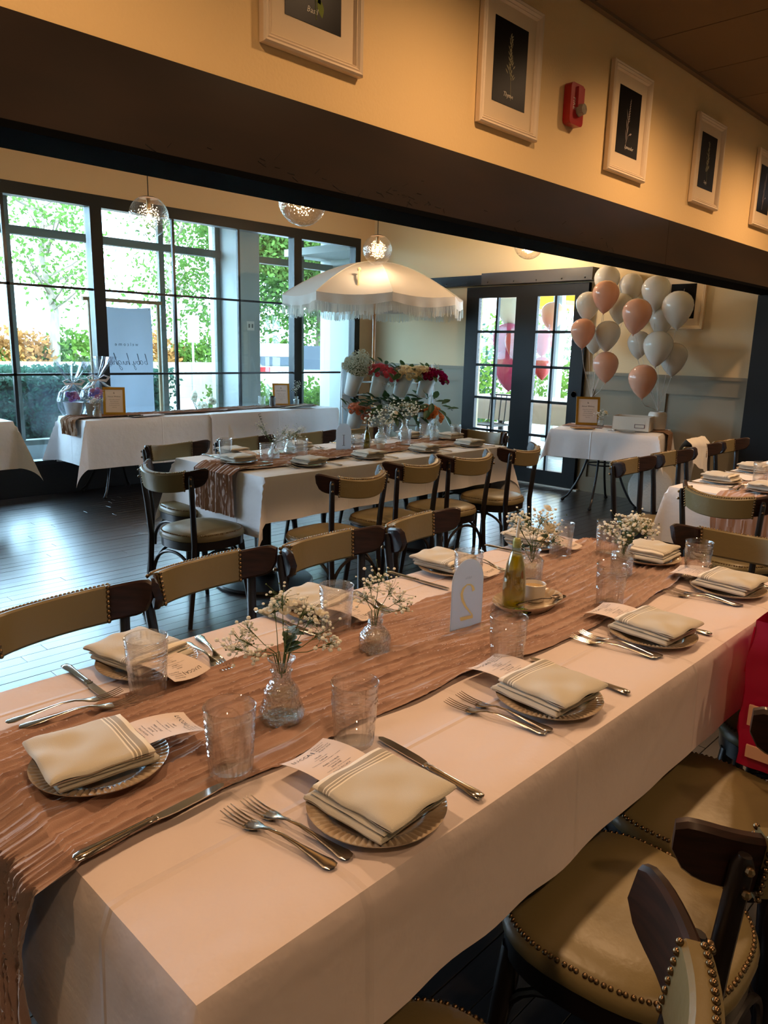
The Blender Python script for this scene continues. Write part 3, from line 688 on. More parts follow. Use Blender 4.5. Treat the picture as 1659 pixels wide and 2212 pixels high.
# runners: crinkled gauze
def runner_mb(x0, x1, d0, d1, edge, z, nu, nv, seed, amp=.005, fold=None, swap=False):
    """edge(x) -> (ylow, yhigh); d0, d1 drops at the ends"""
    L = d0+(x1-x0)+d1; mb = MB()
    for i in range(nu+1):
        s = L*i/nu-d0
        for j in range(nv+1):
            v = j/nv; x = min(max(x0+s, x0), x1); lo, hi = edge(x)
            wob = .02*nz(s*1.6, v*3, seed); vv = v+wob
            ph = vv*(hi-lo); warp = .018*nz(s*2.3, ph*6, seed+5)+.008*nz(s*8, ph*10, seed+9)
            q = (ph+warp+.0035*nz(s*26, ph*14, seed+11)+.0016*nz(s*70, ph*30, seed+12))
            rid = max(0, 1-abs(nz(s*1.2, q*38, seed)*2.3))**2.6*1.05+max(0, 1-abs(nz(s*2.0, q*80, seed+2)*2.3))**2.4*.65+.3*nz(s*16, q*70, seed+3)+.18*nz(s*45, q*120, seed+6)+.3
            h = amp*max(-.2, rid)+.0012
            endf = .016*nz(s*4, 0 if j < nv/2 else 9, seed+7)*(abs(v-.5)*2)**4*2
            y = lo+(hi-lo)*v+.006*nz(s*5, v*20, seed+1)+endf+warp*.25
            if s < 0 or x0+s > x1:
                dr = -s if s < 0 else x0+s-x1; D = max(1e-6, d0 if s < 0 else d1); k = dr/D
                if fold: lo2, hi2 = fold(k); y = lo2+(hi2-lo2)*v+.012*nz(dr*7, v*9, seed)*min(1, k*4)
                sg_ = -1 if s < 0 else 1; out = .034+h*1.6+.018*k*nz(v*5, dr*3, seed+4)+.004
                rd = min(1, dr/.03); p = ((x0 if s < 0 else x1)+sg_*(out*rd+h*.0), y, z-dr+h*(1-rd)+.012*rd)
            else: p = (x, y, z+h)
            mb.v.append((p[1], p[0], p[2]) if swap else p)
    for i in range(nu):
        for j in range(nv):
            a = i*(nv+1)+j; f = (a, a+nv+1, a+nv+2, a+1); mb.f.append(tuple(reversed(f)) if swap else f)
    return mb
def e2(x): t = (x-.35)/2.15; return (.885+.03*math.sin(t*7), 1.30+.03*math.sin(t*5+2.2)+.02*t)
def f2(k): c = 1.10+.02*k+.05*math.sin(k*4); w = .22*(1-k)+.12*k+.05*max(0, k-.8)*5; return (c-w, c+w)
ru = obj('table_runner', runner_mb(.35, 2.50, .50, .14, e2, T2Z+.0015, 420, 230, 3, .0078, f2), gauze)
tag(ru, 'crinkled dusty rose gauze runner down the nearest table', 'table runner')
ru = obj('table_runner', runner_mb(2.39, 4.62, .27, .2, lambda x: (3.43+.02*math.sin(x*4), 3.80+.03*math.sin(x*3)), T2Z+.0015, 170, 90, 33, .008), gauze)
tag(ru, 'dusty rose gauze runner hanging over the near end of table one', 'table runner')
ru = obj('table_runner', runner_mb(3.93, 6.1, .26, .1, lambda x: (.98+.02*math.sin(x*4), 1.41+.02*math.sin(x*3)), T2Z+.0015, 110, 60, 43, .006), gauze)
tag(ru, 'dusty rose gauze runner on the table at the right edge', 'table runner')
ru = obj('table_runner', runner_mb(2.95, 5.9, .17, .0001, lambda x: (6.72+.02*math.sin(x*4)+(.0 if x < 4 else .12*min(1, x-4)), 6.98+.03*math.sin(x*3)+(.12*min(1, max(0, x-4)))), .7575, 150, 40, 53, .008), gauze_brown)
tag(ru, 'brown gauze runner along the window side tables', 'table runner')
ru = obj('table_runner', runner_mb(-.48, .46, .23, .0, lambda x: (-.08, .20), .7565, 70, 36, 63, .004, None, True), gauze_brown, None, (6.60, 3.40, 0), (0, 0, R(16)))
tag(ru, 'brown gauze runner across the gift table', 'table runner')
# ================================================================== TABLEWARE PROTOTYPES
def make_plate():
    n = 180
    def flute(a, z, r, k): return 0
    mb = MB(); rr = []
    prof = [(.0, .003), (.045, .003), (.066, .0035), (.074, .006), (.078, .0095), (.084, .0115), (.092, .013), (.100, .0145), (.1055, .0165), (.107, .0178), (.1065, .016), (.100, .0115), (.088, .009), (.070, .003), (.05, .0), (.0, .0)]
    for k, (r, z) in enumerate(prof):
        ring = []
        for j in range(n):
            a = 2*math.pi*j/n; dz = 0
            if 4 <= k <= 8: dz = (.0016 if (j % 3) else -.0022)*(1 if k < 8 else .3)
            ring.append((r*math.cos(a), r*math.sin(a), z+dz))
        rr.append(ring)
    mb.rings(rr, cap0=False, cap1=False); o = obj('dinner_plate', mb, plate_m); return tag(o, 'plate', 'plate')
def slab(w, d, t, z, seed, puff=.003, dx=0, dy=0, amp=.002):
    """a folded cloth layer, rounded edges, closed mesh; slightly uneven top"""
    mb = MB(); N = 16
    def pt(u, v, top):
        x, y = (u-.5)*w, (v-.5)*d; e = min(u, 1-u, v, 1-v)*2
        r = min(1, e*9); q = math.sqrt(max(0, 1-(1-r)**2)); h = t/2*q
        zz = z+t/2+(h if top else -h)+(puff*(1-(2*u-1)**4)*(1-(2*v-1)**4)+amp*nz(u*3, v*3, seed) if top else 0)
        s_ = 1-.0*q
        return (x+dx+.003*nz(v*4, seed, 1), y+dy+.003*nz(u*4, seed, 2), zz)
    U = [0, .012, .03, .06]+[.06+.88*i/N for i in range(1, N)]+[.94, .97, .988, 1]
    k = len(U)
    for top in (True, False):
        o = len(mb.v)
        for u in U:
            for v in U: mb.v.append(pt(u, v, top))
        for i in range(k-1):
            for j in range(k-1):
                a = o+i*k+j; f = (a, a+k, a+k+1, a+1); mb.f.append(f if top else tuple(reversed(f)))
    return mb
def make_napkin(kind=0):
    t = thing('folded_napkin', 'napkin', 'napkin')
    obj('lower_fold', slab(.150, .158, .013, .0, 1, .001, -.006, .006), linen, t)
    obj('middle_fold', slab(.148, .150, .006, .0135, 2, .001, -.002, 0), linen, t)
    obj('upper_fold', slab(.150, .160, .011, .0205, 4+kind, .005, .002, -.006, .006), linen_stripe, t)
    return t
MW = .098
def menu_bend(x, y): # y 0..0.15 from inside napkin outward
    u = max(0, y-.015); return .0200+.30*u*.35-1.9*u*u+.004*math.sin(x*22)+.006*(x/.05)**2*(u/.1)
def make_menu():
    mb = MB(); mb.grid(lambda u, v: ((u-.5)*MW, v*.135, menu_bend((u-.5)*MW, v*.135)), 10, 16)
    mb2 = MB(); mb2.v = [(x, y, z+.0004) for x, y, z in mb.v]; mb2.f = list(mb.f)
    mb.add([(x, y, z) for x, y, z in mb2.v], mb2.f); o = obj('menu_card', mb, paper); tag(o, 'menu', 'menu card')
    L = [('LUCCA', .0125, -.018, .112, 'CENTER'), ('I', .016, .006, .110, 'CENTER')]
    L += [(a, .0052, .012, .1245-.0065*i, 'LEFT') for i, a in enumerate(('Welcome to', "Christina's", 'Baby Shower', 'August 2024'))]
    L += [('SALAD', .0050, 0, .094, 'CENTER'), ('served family style', .0038, 0, .088, 'CENTER'), ('CAESAR', .0050, 0, .081, 'CENTER'), ('romaine hearts, shaved parmigiano, croutons', .0034, 0, .0755, 'CENTER'),
          ('MAIN COURSE', .0054, 0, .064, 'CENTER'), ('served family style', .0038, 0, .0585, 'CENTER'), ('SALMONE', .0050, 0, .052, 'CENTER'), ('roasted salmon, spinach, lemon butter', .0034, 0, .0465, 'CENTER'), ('POLLO PICCATA', .0050, 0, .039, 'CENTER'), ('chicken, capers, white wine, lemon', .0034, 0, .033, 'CENTER')]
    tb = text_mb(L, 1); tb.v = [(x, y, menu_bend(x, y)+.0009) for x, y, z in tb.v]
    p = obj('printed_text', tb, ink, o, smooth=False)
    return o
def make_fork():
    mb = MB(); S = []
    # handle + neck + head as a loft: (y, halfwidth, thick, z)
    for y, w, th, z in ((-.105, .002, .0016, .003), (-.102, .0085, .002, .003), (-.092, .0112, .0022, .003), (-.075, .0085, .0024, .0045), (-.04, .0048, .0028, .0085), (-.01, .0036, .003, .012), (.015, .0034, .003, .011), (.028, .0052, .0026, .008), (.038, .0100, .0022, .0052), (.048, .0124, .002, .0035), (.058, .0124, .002, .0032)):
        S.append([(w*math.cos(2*math.pi*j/12), y, z+th/2*math.sin(2*math.pi*j/12)) for j in range(12)])
    t = thing('fork', 'fork', 'fork')
    obj('handle', MB().rings([list(reversed(r)) for r in S]), steel, t)
    tn = MB()
    for k in range(4):
        x = -.0098+.0065*k; tn.tube([(x*1.0, .053, .0032), (x*1.05, .070, .0036), (x*1.08, .088, .0062), (x*1.08, .104, .0105)], [.0019, .0017, .0015, .0008], 6, flat=.7)
    for k in range(4):
        pass
    obj('tines', tn, steel, t); return t
def make_knife():
    t = thing('table_knife', 'knife', 'knife'); S = []
    for y, w, th, z in ((-.120, .003, .003, .0045), (-.117, .0090, .006, .0045), (-.105, .0108, .0068, .005), (-.085, .0088, .0066, .005), (-.05, .0068, .0062, .005), (-.012, .0060, .006, .005), (-.006, .0072, .0068, .005), (-.002, .0052, .005, .005), (.002, .0078, .0052, .005), (.006, .006, .004, .005)):
        S.append([(w*math.cos(2*math.pi*j/12), y, z+th/2*math.sin(2*math.pi*j/12)) for j in range(12)])
    obj('handle', MB().rings([list(reversed(r)) for r in S]), steel, t)
    outl = [(-.0055, .004), (.0060, .004), (.0085, .012), (.0105, .03), (.0108, .07), (.0100, .10), (.0070, .118), (.0010, .124), (-.0040, .118), (-.0055, .10)]
    obj('blade', MB().prism(outl, .0036, .0054), steel, t, smooth=False); return t
def make_tumbler(h=.117, r0_=.0335, r1=.0415):
    n = 96; mb = MB(); prof = []
    NZ = 56
    def rad(z): return r0_+(r1-r0_)*min(1, z/h)**.9
    rr = []
    for k in range(NZ+1):
        z = h*k/NZ; ring = []
        for j in range(n):
            a = 2*math.pi*j/n; r = rad(z); u = z/h
            if u < .30 and k > 0: r += .0022*abs(math.cos(a*12))-.0006
            elif abs(u-.33) < .02: r += .0009
            elif u < .88:
                sec = (a*2/(math.pi)) % 1.0; s_ = int(a*2/math.pi) % 4   # alternating medallion / ribbed panels
                cx = (sec-.5)*math.pi/2*r; cz = z-h*.60
                if s_ % 2 == 0:
                    d = math.hypot(cx, cz)
                    if abs(d-.022) < .0022 or abs(d-.0165) < .0012: r += .0017
                    elif d < .014: r += .0014*(.5+.5*math.cos(d*900)*math.cos(math.atan2(cz, cx)*6))
                else:
                    if abs(cx) < .024: r += .0012*math.cos(z*2*math.pi/.0075)
                if abs(sec-.02) < .025 or abs(sec-.98) < .025: r += .0007
            elif abs(u-.90) < .015: r += .0012
            if u < .02: r -= .002
            ring.append((r*math.cos(a), r*math.sin(a), z))
        rr.append(ring)
    for r, z in ((r1+.0012, h+.0012), (r1+.0004, h+.0026), (r1-.0012, h+.002), (r1-.0022, h), (r1-.0026, h*.85), (r0_+.0015, h*.3), (r0_-.002, .010), (.02, .0085), (.0, .008)):
        rr.append([(r*math.cos(2*math.pi*j/n), r*math.sin(2*math.pi*j/n), z) for j in range(n)])
    mb.rings(rr, cap0=True, cap1=False); return tag(obj('tumbler', mb, glass), 'glass', 'drinking glass')

P_plate, P_nap, P_menu, P_fork, P_knife, P_glass = Place(make_plate()), Place(make_napkin()), Place(make_menu()), Place(make_fork()), Place(make_knife()), Place(make_tumbler())
def setting(cx, cy_, rz, z, place, grp, forks=((-.128, .01, 3), (-.158, .03, -3)), knife=(.148, -.005, 0), nap=(0, 0, 0), menu=True, mrz=0, npk=True, plate_z=0):
    """rz: 0 = diner sits at -Y"""
    M = Matrix.Translation((cx, cy_, z)) @ Matrix.Rotation(R(rz), 4, 'Z')
    def at(x, y, zz=0): return tuple(M @ Vector((x, y, zz)))
    P_plate(at(0, 0), R(rz), 'taupe beaded plate, '+place, 'beaded plates on '+grp)
    if npk:
        P_nap(at(nap[0], nap[1], .0175), R(rz+nap[2]), 'folded striped napkin, '+place, 'folded napkins on '+grp)
    if menu:
        P_menu(at(nap[0]+.002, nap[1]+.045, .0155), R(rz+nap[2]+mrz), 'menu card, '+place, 'menu cards on '+grp)
    if forks:
        for i, (x, y, a) in enumerate(forks): P_fork(at(x, y, .001), R(rz+a), ('fork next to the plate, ', 'outer fork, ')[i]+place, 'forks on '+grp)
    if knife: P_knife(at(knife[0], knife[1], .0005), R(rz+knife[2]), 'steel knife, '+place, 'knives on '+grp)
T2, T1, T4 = 'the near table', 'table one', 'the right edge table'
setting(.728, .704, 0, T2Z+.001, 'nearest seat on the right side of the near table', T2, forks=((-.118, .050, 8), (-.150, .05, 10)), knife=(.147, .025, -3), nap=(.004, -.004, 3))
setting(1.238, .722, 0, T2Z+.001, 'second seat on the right side of the near table', T2, forks=((-.112, .032, 5), (-.140, .032, 12)), knife=(.150, .02, 0), nap=(0, 0, -3))
setting(1.732, .735, 0, T2Z+.001, 'third seat on the right side of the near table', T2, forks=((-.110, .03, 4), (-.140, .032, 12)), knife=(.125, .02, 0), nap=(.008, -.004, -4))
setting(2.262, .745, 0, T2Z+.001, 'farthest seat on the right side of the near table', T2, forks=((-.115, .022, 4), (-.14, .026, 14)), knife=(.13, .01, 0), nap=(.008, -.004, -2))
setting(.738, 1.418, 180, T2Z+.001, 'nearest seat on the window side of the near table', T2, forks=((-.115, .05, -6), (-.142, .03, -16)), knife=(.133, .005, 0), nap=(.01, -.018, 12))
setting(1.245, 1.412, 180, T2Z+.001, 'second seat on the window side of the near table', T2, forks=((-.12, .04, -6), (-.15, .03, -14)), knife=(.128, .0, 2), nap=(.01, -.02, 14))
setting(1.80, 1.435, 180, T2Z+.001, 'third seat on the window side of the near table', T2, forks=((-.12, .05, -6), (-.145, .03, -18)), knife=(.165, .0, 3), nap=(.01, -.02, 6))
setting(2.27, 1.430, 180, T2Z+.001, 'farthest seat on the window side of the near table', T2, forks=((-.12, .03, -6), (-.15, .02, -18)), knife=(.13, .0, 3), nap=(.0, -.015, 4))
setting(.475, 1.085, -90, T2Z+.013, 'runner end seat of the near table', T2, forks=((-.195, .055, -12), (-.235, .045, -8)), knife=(.188, -.01, 3), nap=(.0, -.012, -6))
setting(2.375, 1.05, 90, T2Z+.010, 'far end seat of the near table', T2, forks=((-.17, .03, 0), (-.20, .0, 8)), knife=None, nap=(.0, -.008, 3), menu=False)
E1 = {0: 'first', 1: 'second', 2: 'third', 3: 'fourth'}
for i, x in enumerate((2.83, 3.32, 3.86, 4.36)):
    setting(x, 3.36, 0, T2Z+.001, E1[i]+' seat from left, near side of table one', T1, menu=False, nap=(.004, 0, (3, -4, 2, -3)[i]), forks=((-.12, .045, 5), (-.15, .05, 12)))
for i, x in enumerate((2.72, 3.24, 3.80, 4.38)):
    setting(x, 3.97, 180, T2Z+.001, E1[i]+' seat from left, window side of table one', T1, menu=(i == 0), nap=(0, 0, (4, -3, 5, 2)[i]))
setting(2.515, 3.62, -90, T2Z+.012, 'runner end seat of table one', T1, menu=False, knife=(.17, 0, 3), forks=None)
setting(4.50, 3.66, 90, T2Z+.010, 'far end seat of table one', T1, menu=False, forks=None, knife=None)
setting(4.28, 1.52, 180, T2Z+.001, 'nearest seat on the far side of right edge table', T4, menu=False)
setting(4.86, 1.53, 180, T2Z+.001, 'second seat on the far side of right edge table', T4, menu=False)
setting(4.10, 1.22, -90, T2Z+.012, 'end seat of right edge table', T4, menu=False, knife=None)

for (x, y, z, rz, lab, g) in (
    (.623, .934, 0, 20, 'clear pressed glass tumbler standing nearest the camera', T2), (.842, .874, 0, 70, 'clear pressed glass tumbler right of the tallest flower vase', T2),
    (1.318, .882, 0, 110, 'clear pressed glass tumbler in front of the oil bottle', T2), (1.858, .918, 0, 95, 'clear pressed glass tumbler right of the white sauce cup', T2),
    (.668, 1.285, 0, 150, 'clear pressed glass tumbler before the leftmost napkin', T2), (1.167, 1.281, 0, 200, 'clear pressed glass tumbler behind the baby breath vase at left', T2),
    (1.662, 1.262, 0, 240, 'clear pressed glass tumbler half hidden behind the numbered stand', T2), (2.195, 1.280, 0, 10, 'clear pressed glass tumbler right of the cream rose posy', T2),
    (2.345, 1.185, 0, 35, 'clear pressed glass tumbler at the far end, left of the far vase', T2), (2.335, .870, 0, 75, 'clear pressed glass tumbler before the olive chair at the far right', T2)):
    P_glass((x, y, T2Z+(.008 if .9 < y < 1.29 else .001)), R(rz), lab, 'tumblers on the near table')
for i, (x, y) in enumerate(((2.63, 3.925), (2.66, 3.545), (2.97, 3.60), (3.03, 3.89), (3.45, 3.59), (3.95, 3.62), (4.16, 4.03), (4.42, 3.85), (4.52, 3.62))):
    P_glass((x, y, T2Z+(.008 if 3.44 < y < 3.8 else .001)), R(40*i), 'tumbler on table one, '+('leftmost, beside the window side chairs', 'second from left, at the runner edge', 'in front of the low flowers', 'just behind the low white flowers', 'right of the number one stand', 'in front of the baby breath vase', 'beyond the oil bottle', 'below the orange roses', 'rightmost, beside the far end chair')[i], 'tumblers on table one')
for i, (x, y) in enumerate(((4.42, 1.36), (4.80, 1.38))): P_glass((x, y, T2Z+.004), R(30*i), ('left', 'right')[i]+' tumbler on the table at the right edge', 'tumblers on the right edge table')

# ------------------------------------------------------------------ table number stands, oil, sauce, tray
acr = soft_mat('frosted_acrylic', (238, 244, 250), .6, .3, 1.4); gold_ink = mat('gold_ink', (252, 248, 196), .5)
def number_stand(n, loc, rz, lab):
    t = thing('table_number', lab, 'table number', loc, rz)
    w, h = .052, .175; P = [(-w, 0), (w, 0), (w, h-w)]+[(w*math.cos(R(a)), h-w+w*math.sin(R(a))*1.15) for a in range(10, 180, 10)]+[(-w, h-w)]
    obj('arch_panel', MB().prism(P, -.0016, .0016, M=Matrix.Rotation(R(90), 4, 'X')), acr, t, smooth=False)
    obj('foot', MB().box((0, .012, .003), (.11, .06, .006)), clear_mat('clear_acrylic', (.96, .97, .98), 1.45), t, smooth=False)
    if n == 2:
        A = [Vector((-.019, .098)), Vector((-.016, .108)), Vector((-.008, .116)), Vector((.004, .118)), Vector((.016, .110)), Vector((.021, .096)), Vector((.017, .080)), Vector((.006, .062)), Vector((-.008, .046)), Vector((-.020, .033))]
        Wd = [.005, .0035, .0016, .0016, .0035, .0042, .0038, .0028, .002, .0012]; mb = MB(); vs = []; fs = []
        for i, p in enumerate(A):
            d = (A[min(i+1, 9)]-A[max(i-1, 0)]).normalized(); nrm = Vector((-d.y, d.x)); a, b = p+nrm*Wd[i], p-nrm*Wd[i]; vs += [(a.x, 0, a.y), (b.x, 0, b.y)]
        fs = [(2*i, 2*i+1, 2*i+3, 2*i+2) for i in range(9)]; mb.add(vs, fs); mb.add([(-.021, 0, .026), (.020, 0, .026), (.024, 0, .036), (-.021, 0, .034)], [(0, 1, 2, 3)])
    else:
        mb = MB(); mb.add([(-.0022, 0, .034), (.0022, 0, .034), (.0022, 0, .104), (-.0022, 0, .104)], [(0, 1, 2, 3)]); mb.add([(-.010, 0, .032), (.010, 0, .032), (.010, 0, .0345), (-.010, 0, .0345)], [(0, 1, 2, 3)]); mb.add([(-.009, 0, .1025), (.009, 0, .1025), (.009, 0, .105), (-.009, 0, .105)], [(0, 1, 2, 3)])
    m3 = MB()
    for side in (-.0022, .0022): m3.add([(x, side, z) for x, _, z in mb.v], mb.f)
    obj('numeral', m3, gold_ink if n == 2 else mat('grey_ink', (120, 124, 130)), t, smooth=False)
    tx = text_mb([('table', .011, 0, .132, 'CENTER')], 1); o = obj('lettering', MB().add([(x, .0022, y) for x, y, _ in tx.v], tx.f), mat('faint_ink', (196, 206, 214)), t, smooth=False)
    return t
number_stand(2, (1.418, 1.076, T2Z+.007), R(-9+180+0), 'frosted arched stand with a reversed gold number two')
number_stand(1, (3.42, 3.70, T2Z+.007), R(-30), 'small white arched stand marked with number one on the middle table')
oil_glass = clear_mat('oil_bottle_glass', (.90, .95, .88), 1.6); oil_m = clear_mat('olive_oil', (.66, .55, .03), 1.3, 0, refr=.3)
def oil_bottle(loc, lab, sc_=1, small=False):
    t = thing('oil_bottle', lab, 'bottle', loc); t.scale = (sc_,)*3
    pr = [(0, 0), (.029, 0), (.031, .003), (.0315, .02), (.0315, .055), (.030, .085), (.024, .120), (.0155, .150), (.0125, .158), (.0125, .172), (.015, .175), (.015, .182), (.0125, .184), (.0118, .182), (.0108, .16), (.0145, .146), (.0225, .119), (.0283, .085), (.0298, .055), (.0298, .02), (.028, .006), (0, .006)]
    obj('bottle_glass', MB().lathe(pr, 36), oil_glass, t)
    obj('oil', MB().lathe([(0, .0065), (.0275, .0065), (.0292, .02), (.0292, .055), (.0277, .085), (.0222, .118), (.0150, .143), (0, .143)], 32), oil_m, t)
    obj('stopper', MB().lathe([(0, .165), (.0105, .166), (.0105, .184), (.009, .190), (.005, .192), (0, .194)], 20), mat('pale_plastic', (176, 178, 110), .35) if not small else blackm, t)
    obj('pour_spout', MB().tube([(0, 0, .19), (0, 0, .205), (.004, .002, .222), (.011, .004, .24)], [.0042, .004, .0035, .0028], 10), mat('spout_plastic', (206, 212, 214), .3) if not small else blackm, t)
    return t
oil_bottle((1.632, 1.082, T2Z+.015), 'olive oil bottle with bent pour spout on the near table')
oil_bottle((3.60, 3.66, T2Z+.008), 'small olive oil bottle with black spout on table one', .8, True)
tray = MB(); n = 96; rr = []
for k, (r, z) in enumerate([(0, .003), (.55, .003), (.72, .004), (.80, .012), (.9, .02), (1.0, .026), (.99, .023), (.85, .012), (.72, .001), (0, 0)]):
    rr.append([(.118*r*math.cos(2*math.pi*j/n), .078*r*math.sin(2*math.pi*j/n), z+(.0022*(1 if j % 4 < 2 else -1) if 3 <= k <= 4 else 0)) for j in range(n)])
o = obj('oval_dish', MB().rings(rr, cap0=False, cap1=False), plate_m, None, (1.672, 1.062, T2Z+.009), (0, 0, R(-4))); tag(o, 'oval beaded dish holding the oil bottle and sauce cup', 'dish')
def ramekin(loc, lab, s_=1):
    t = thing('ramekin', lab, 'cup', loc); t.scale = (s_,)*3
    obj('cup', MB().lathe([(0, 0), (.029, 0), (.031, .004), (.0335, .044), (.034, .047), (.032, .048), (.0305, .044), (.029, .008), (0, .006)], 40), ceramic, t)
    mb = MB(); mb.grid(lambda u, v: (.0302*u*math.cos(v*6.2832), .0302*u*math.sin(v*6.2832), .038+.002*nz(u*5*math.cos(v*6.28), u*5*math.sin(v*6.28))*(1-u)), 8, 28)
    obj('grated_cheese', mb, mat('grated_cheese', (222, 190, 140), .8, bump=(300, .9)), t); return t
ramekin((1.726, 1.080, T2Z+.0135), 'white cup of grated cheese beside the oil bottle')
ramekin((3.66, 3.585, T2Z+.006), 'small white cup by the oil bottle on table one', .85)
t = thing('serving_spoon', 'dark metal spoon resting on the oval dish in front of the cheese cup', 'spoon', (1.69, 1.03, T2Z+.026), R(-16))
dk = mat('dark_steel', (96, 84, 76), .25, metal=1)
mb = MB(); mb.grid(lambda u, v: (.06+(u-.5)*.052, (v-.5)*.034*math.sqrt(max(0.0, 1-(2*u-1)**2)), .002-.006*(1-(2*u-1)**2)*(1-(2*v-1)**2)+.006), 12, 8); obj('bowl', mb, dk, t)
obj('handle', MB().tube([(.035, 0, .006), (.0, 0, .011), (-.05, 0, .010), (-.085, .0, .006)], [.003, .0025, .0035, .0055], 8, flat=.5), dk, t)
t = thing('jar_lid', 'small dark dish of green herbs beside the oil bottle', 'dish', (1.595, 1.03, T2Z+.016), 0)
obj('dish', MB().lathe([(0, 0), (.022, 0), (.026, .008), (.024, .008), (.021, .003), (0, .003)], 24), blackm, t); rn = random.Random(5); hm = MB()
for k in range(60): a = rn.uniform(0, 6.28); q = rn.uniform(0, .018); hm.ball((q*math.cos(a), q*math.sin(a), .006+rn.random()*.004), .003, 5, 3)
o = obj('herbs', hm, soft_mat('herb_green', (120, 140, 60), .2), t); o['kind'] = 'stuff'

# ------------------------------------------------------------------ vases and flowers
def rose_mb(r, seed=0, layers=3, mb=None, c=(0, 0, 0), ax=(0, 0, 1)):
    mb = mb or MB(); q = Vector((0, 0, 1)).rotation_difference(Vector(ax).normalized()).to_matrix().to_4x4(); M = Matrix.Translation(Vector(c)) @ q; rn = random.Random(seed)
    for l in range(layers):
        np_ = 3+l*2; rl = r*(.40+.60*l/(layers-1 or 1)); hz = r*(1.05-.22*l)
        for k in range(np_):
            a0 = 2*math.pi*k/np_+l*.7+rn.uniform(-.2, .2); w = 1.15*math.pi/np_*1.2; pts = []
            for i in range(4):
                for j in range(4):
                    a = a0+(j/3-.5)*2*w; t_ = i/3; rad = rl*math.sin(.35+1.25*t_)*(1 if l else .8); z = hz*t_-(r*.08*abs(j-1.5)*t_)
                    pts.append(M @ Vector((rad*math.cos(a), rad*math.sin(a), z)))
            mb.add(pts, [(i*4+j, i*4+j+1, i*4+j+5, i*4+j+4) for i in range(3) for j in range(3)])
    return mb
def leaf_mb(p, d, L, w, mb=None):
    mb = mb or MB(); d = Vector(d).normalized(); s = d.cross(Vector((0, 0, 1))); s = s.normalized() if s.length > .01 else Vector((1, 0, 0)); n_ = s.cross(d); p = Vector(p); V = []
    for t_, ww in ((0, .1), (.25, .8), (.55, 1), (.8, .65), (1, .05)):
        c = p+d*L*t_-Vector((0, 0, 1))*L*.15*t_*t_; V += [c-s*w/2*ww+n_*w*.12*ww, c-n_*w*.04, c+s*w/2*ww+n_*w*.12*ww]
    return mb.add(V, [(3*i+j, 3*i+j+1, 3*i+j+4, 3*i+j+3) for i in range(4) for j in range(2)])
def gyp(t, z0, clusters, r=.0042, seed=1, per=22, neck=.006):
    """clusters: (x,y,z,spread). thin branching stems + round blossoms"""
    rn = random.Random(seed); st = MB(); bl = MB(); bd = MB()
    per = int(per*1.5)
    for (x, y, z, s) in clusters:
        base = Vector((rn.uniform(-neck, neck), rn.uniform(-neck, neck), z0-.03)); top = Vector((x, y, z)); mid = base.lerp(top, .5)+Vector((0, 0, .012))
        st.tube([base, Vector((base.x*1.3+x*.1, base.y*1.3+y*.1, z0+.01)), mid, top], [.0011, .001, .0008, .0006], 5)
        for k in range(per):
            q = top+Vector((rn.gauss(0, s), rn.gauss(0, s), rn.gauss(0, s*.8))); st.tube([mid.lerp(top, rn.uniform(.4, 1)), top.lerp(q, .5)-Vector((0, 0, .004)), q], [.0005, .0004, .0003], 3, cap=False)
            if rn.random() < .85: bl.ball(q, r*rn.uniform(.5, 1.05), 7, 4, (1, 1, .8))
            else: bd.ball(q, r*.4, 5, 3)
    o = obj('stems', st, stem_m, t); o['kind'] = 'stuff'; o = obj('blossoms', bl, blossom, t); o['kind'] = 'stuff'
    o = obj('buds', bd, stem_m, t); o['kind'] = 'stuff'
def vase(kind, loc, lab, rz=0, s_=1, wl=.5):
    t = thing('bud_vase', lab, 'vase', loc, rz, None); t.scale = (s_,)*3
    if kind == 'decanter': pr = [(0, 0), (.034, 0), (.041, .006), (.043, .018), (.038, .034), (.032, .048), (.034, .052), (.034, .058), (.031, .066), (.024, .076), (.0185, .085), (.018, .098), (.021, .100), (.021, .103), (.0185, .106), (.0195, .116), (.026, .124), (.0265, .126)]
    elif kind == 'jar': pr = [(0, 0), (.033, 0), (.036, .005), (.036, .032), (.034, .042), (.026, .055), (.0165, .064), (.0155, .068), (.018, .070), (.0155, .073), (.018, .076), (.0155, .079), (.0165, .086), (.019, .089), (.019, .092)]
    elif kind == 'cut': pr = [(0, 0), (.027, 0), (.031, .004), (.032, .02), (.033, .05), (.034, .068), (.028, .074), (.022, .078), (.021, .090), (.024, .096), (.025, .098)]
    else: pr = [(0, 0), (.028, 0), (.030, .004), (.031, .05), (.033, .062), (.031, .066), (.018, .070), (.017, .078), (.022, .090), (.027, .094)]
    fn = (lambda a, z, r, k: (.0013*abs(math.cos(a*9)) if .006 < z < .05 else 0)) if kind != 'cut' else (lambda a, z, r, k: (.0022*(math.cos(a*8+k*math.pi)) if .004 < z < .07 else 0))
    th = .0026; inner = [(max(.001, r-th), max(z, .006)) for r, z in reversed(pr)]
    obj('glass_body', MB().lathe(pr+inner, 64, fn=fn), glass_vase, t); top = pr[-1][1]; zw = top*wl
    wp = [(0, .0065)]+[(max(.001, r-th-.0004), z) for r, z in pr[2:] if .0065 < z < zw]; wp.append((wp[-1][0], zw)); wp.append((0, zw))
    obj('water', MB().lathe(wp, 32), water, t); return t, top
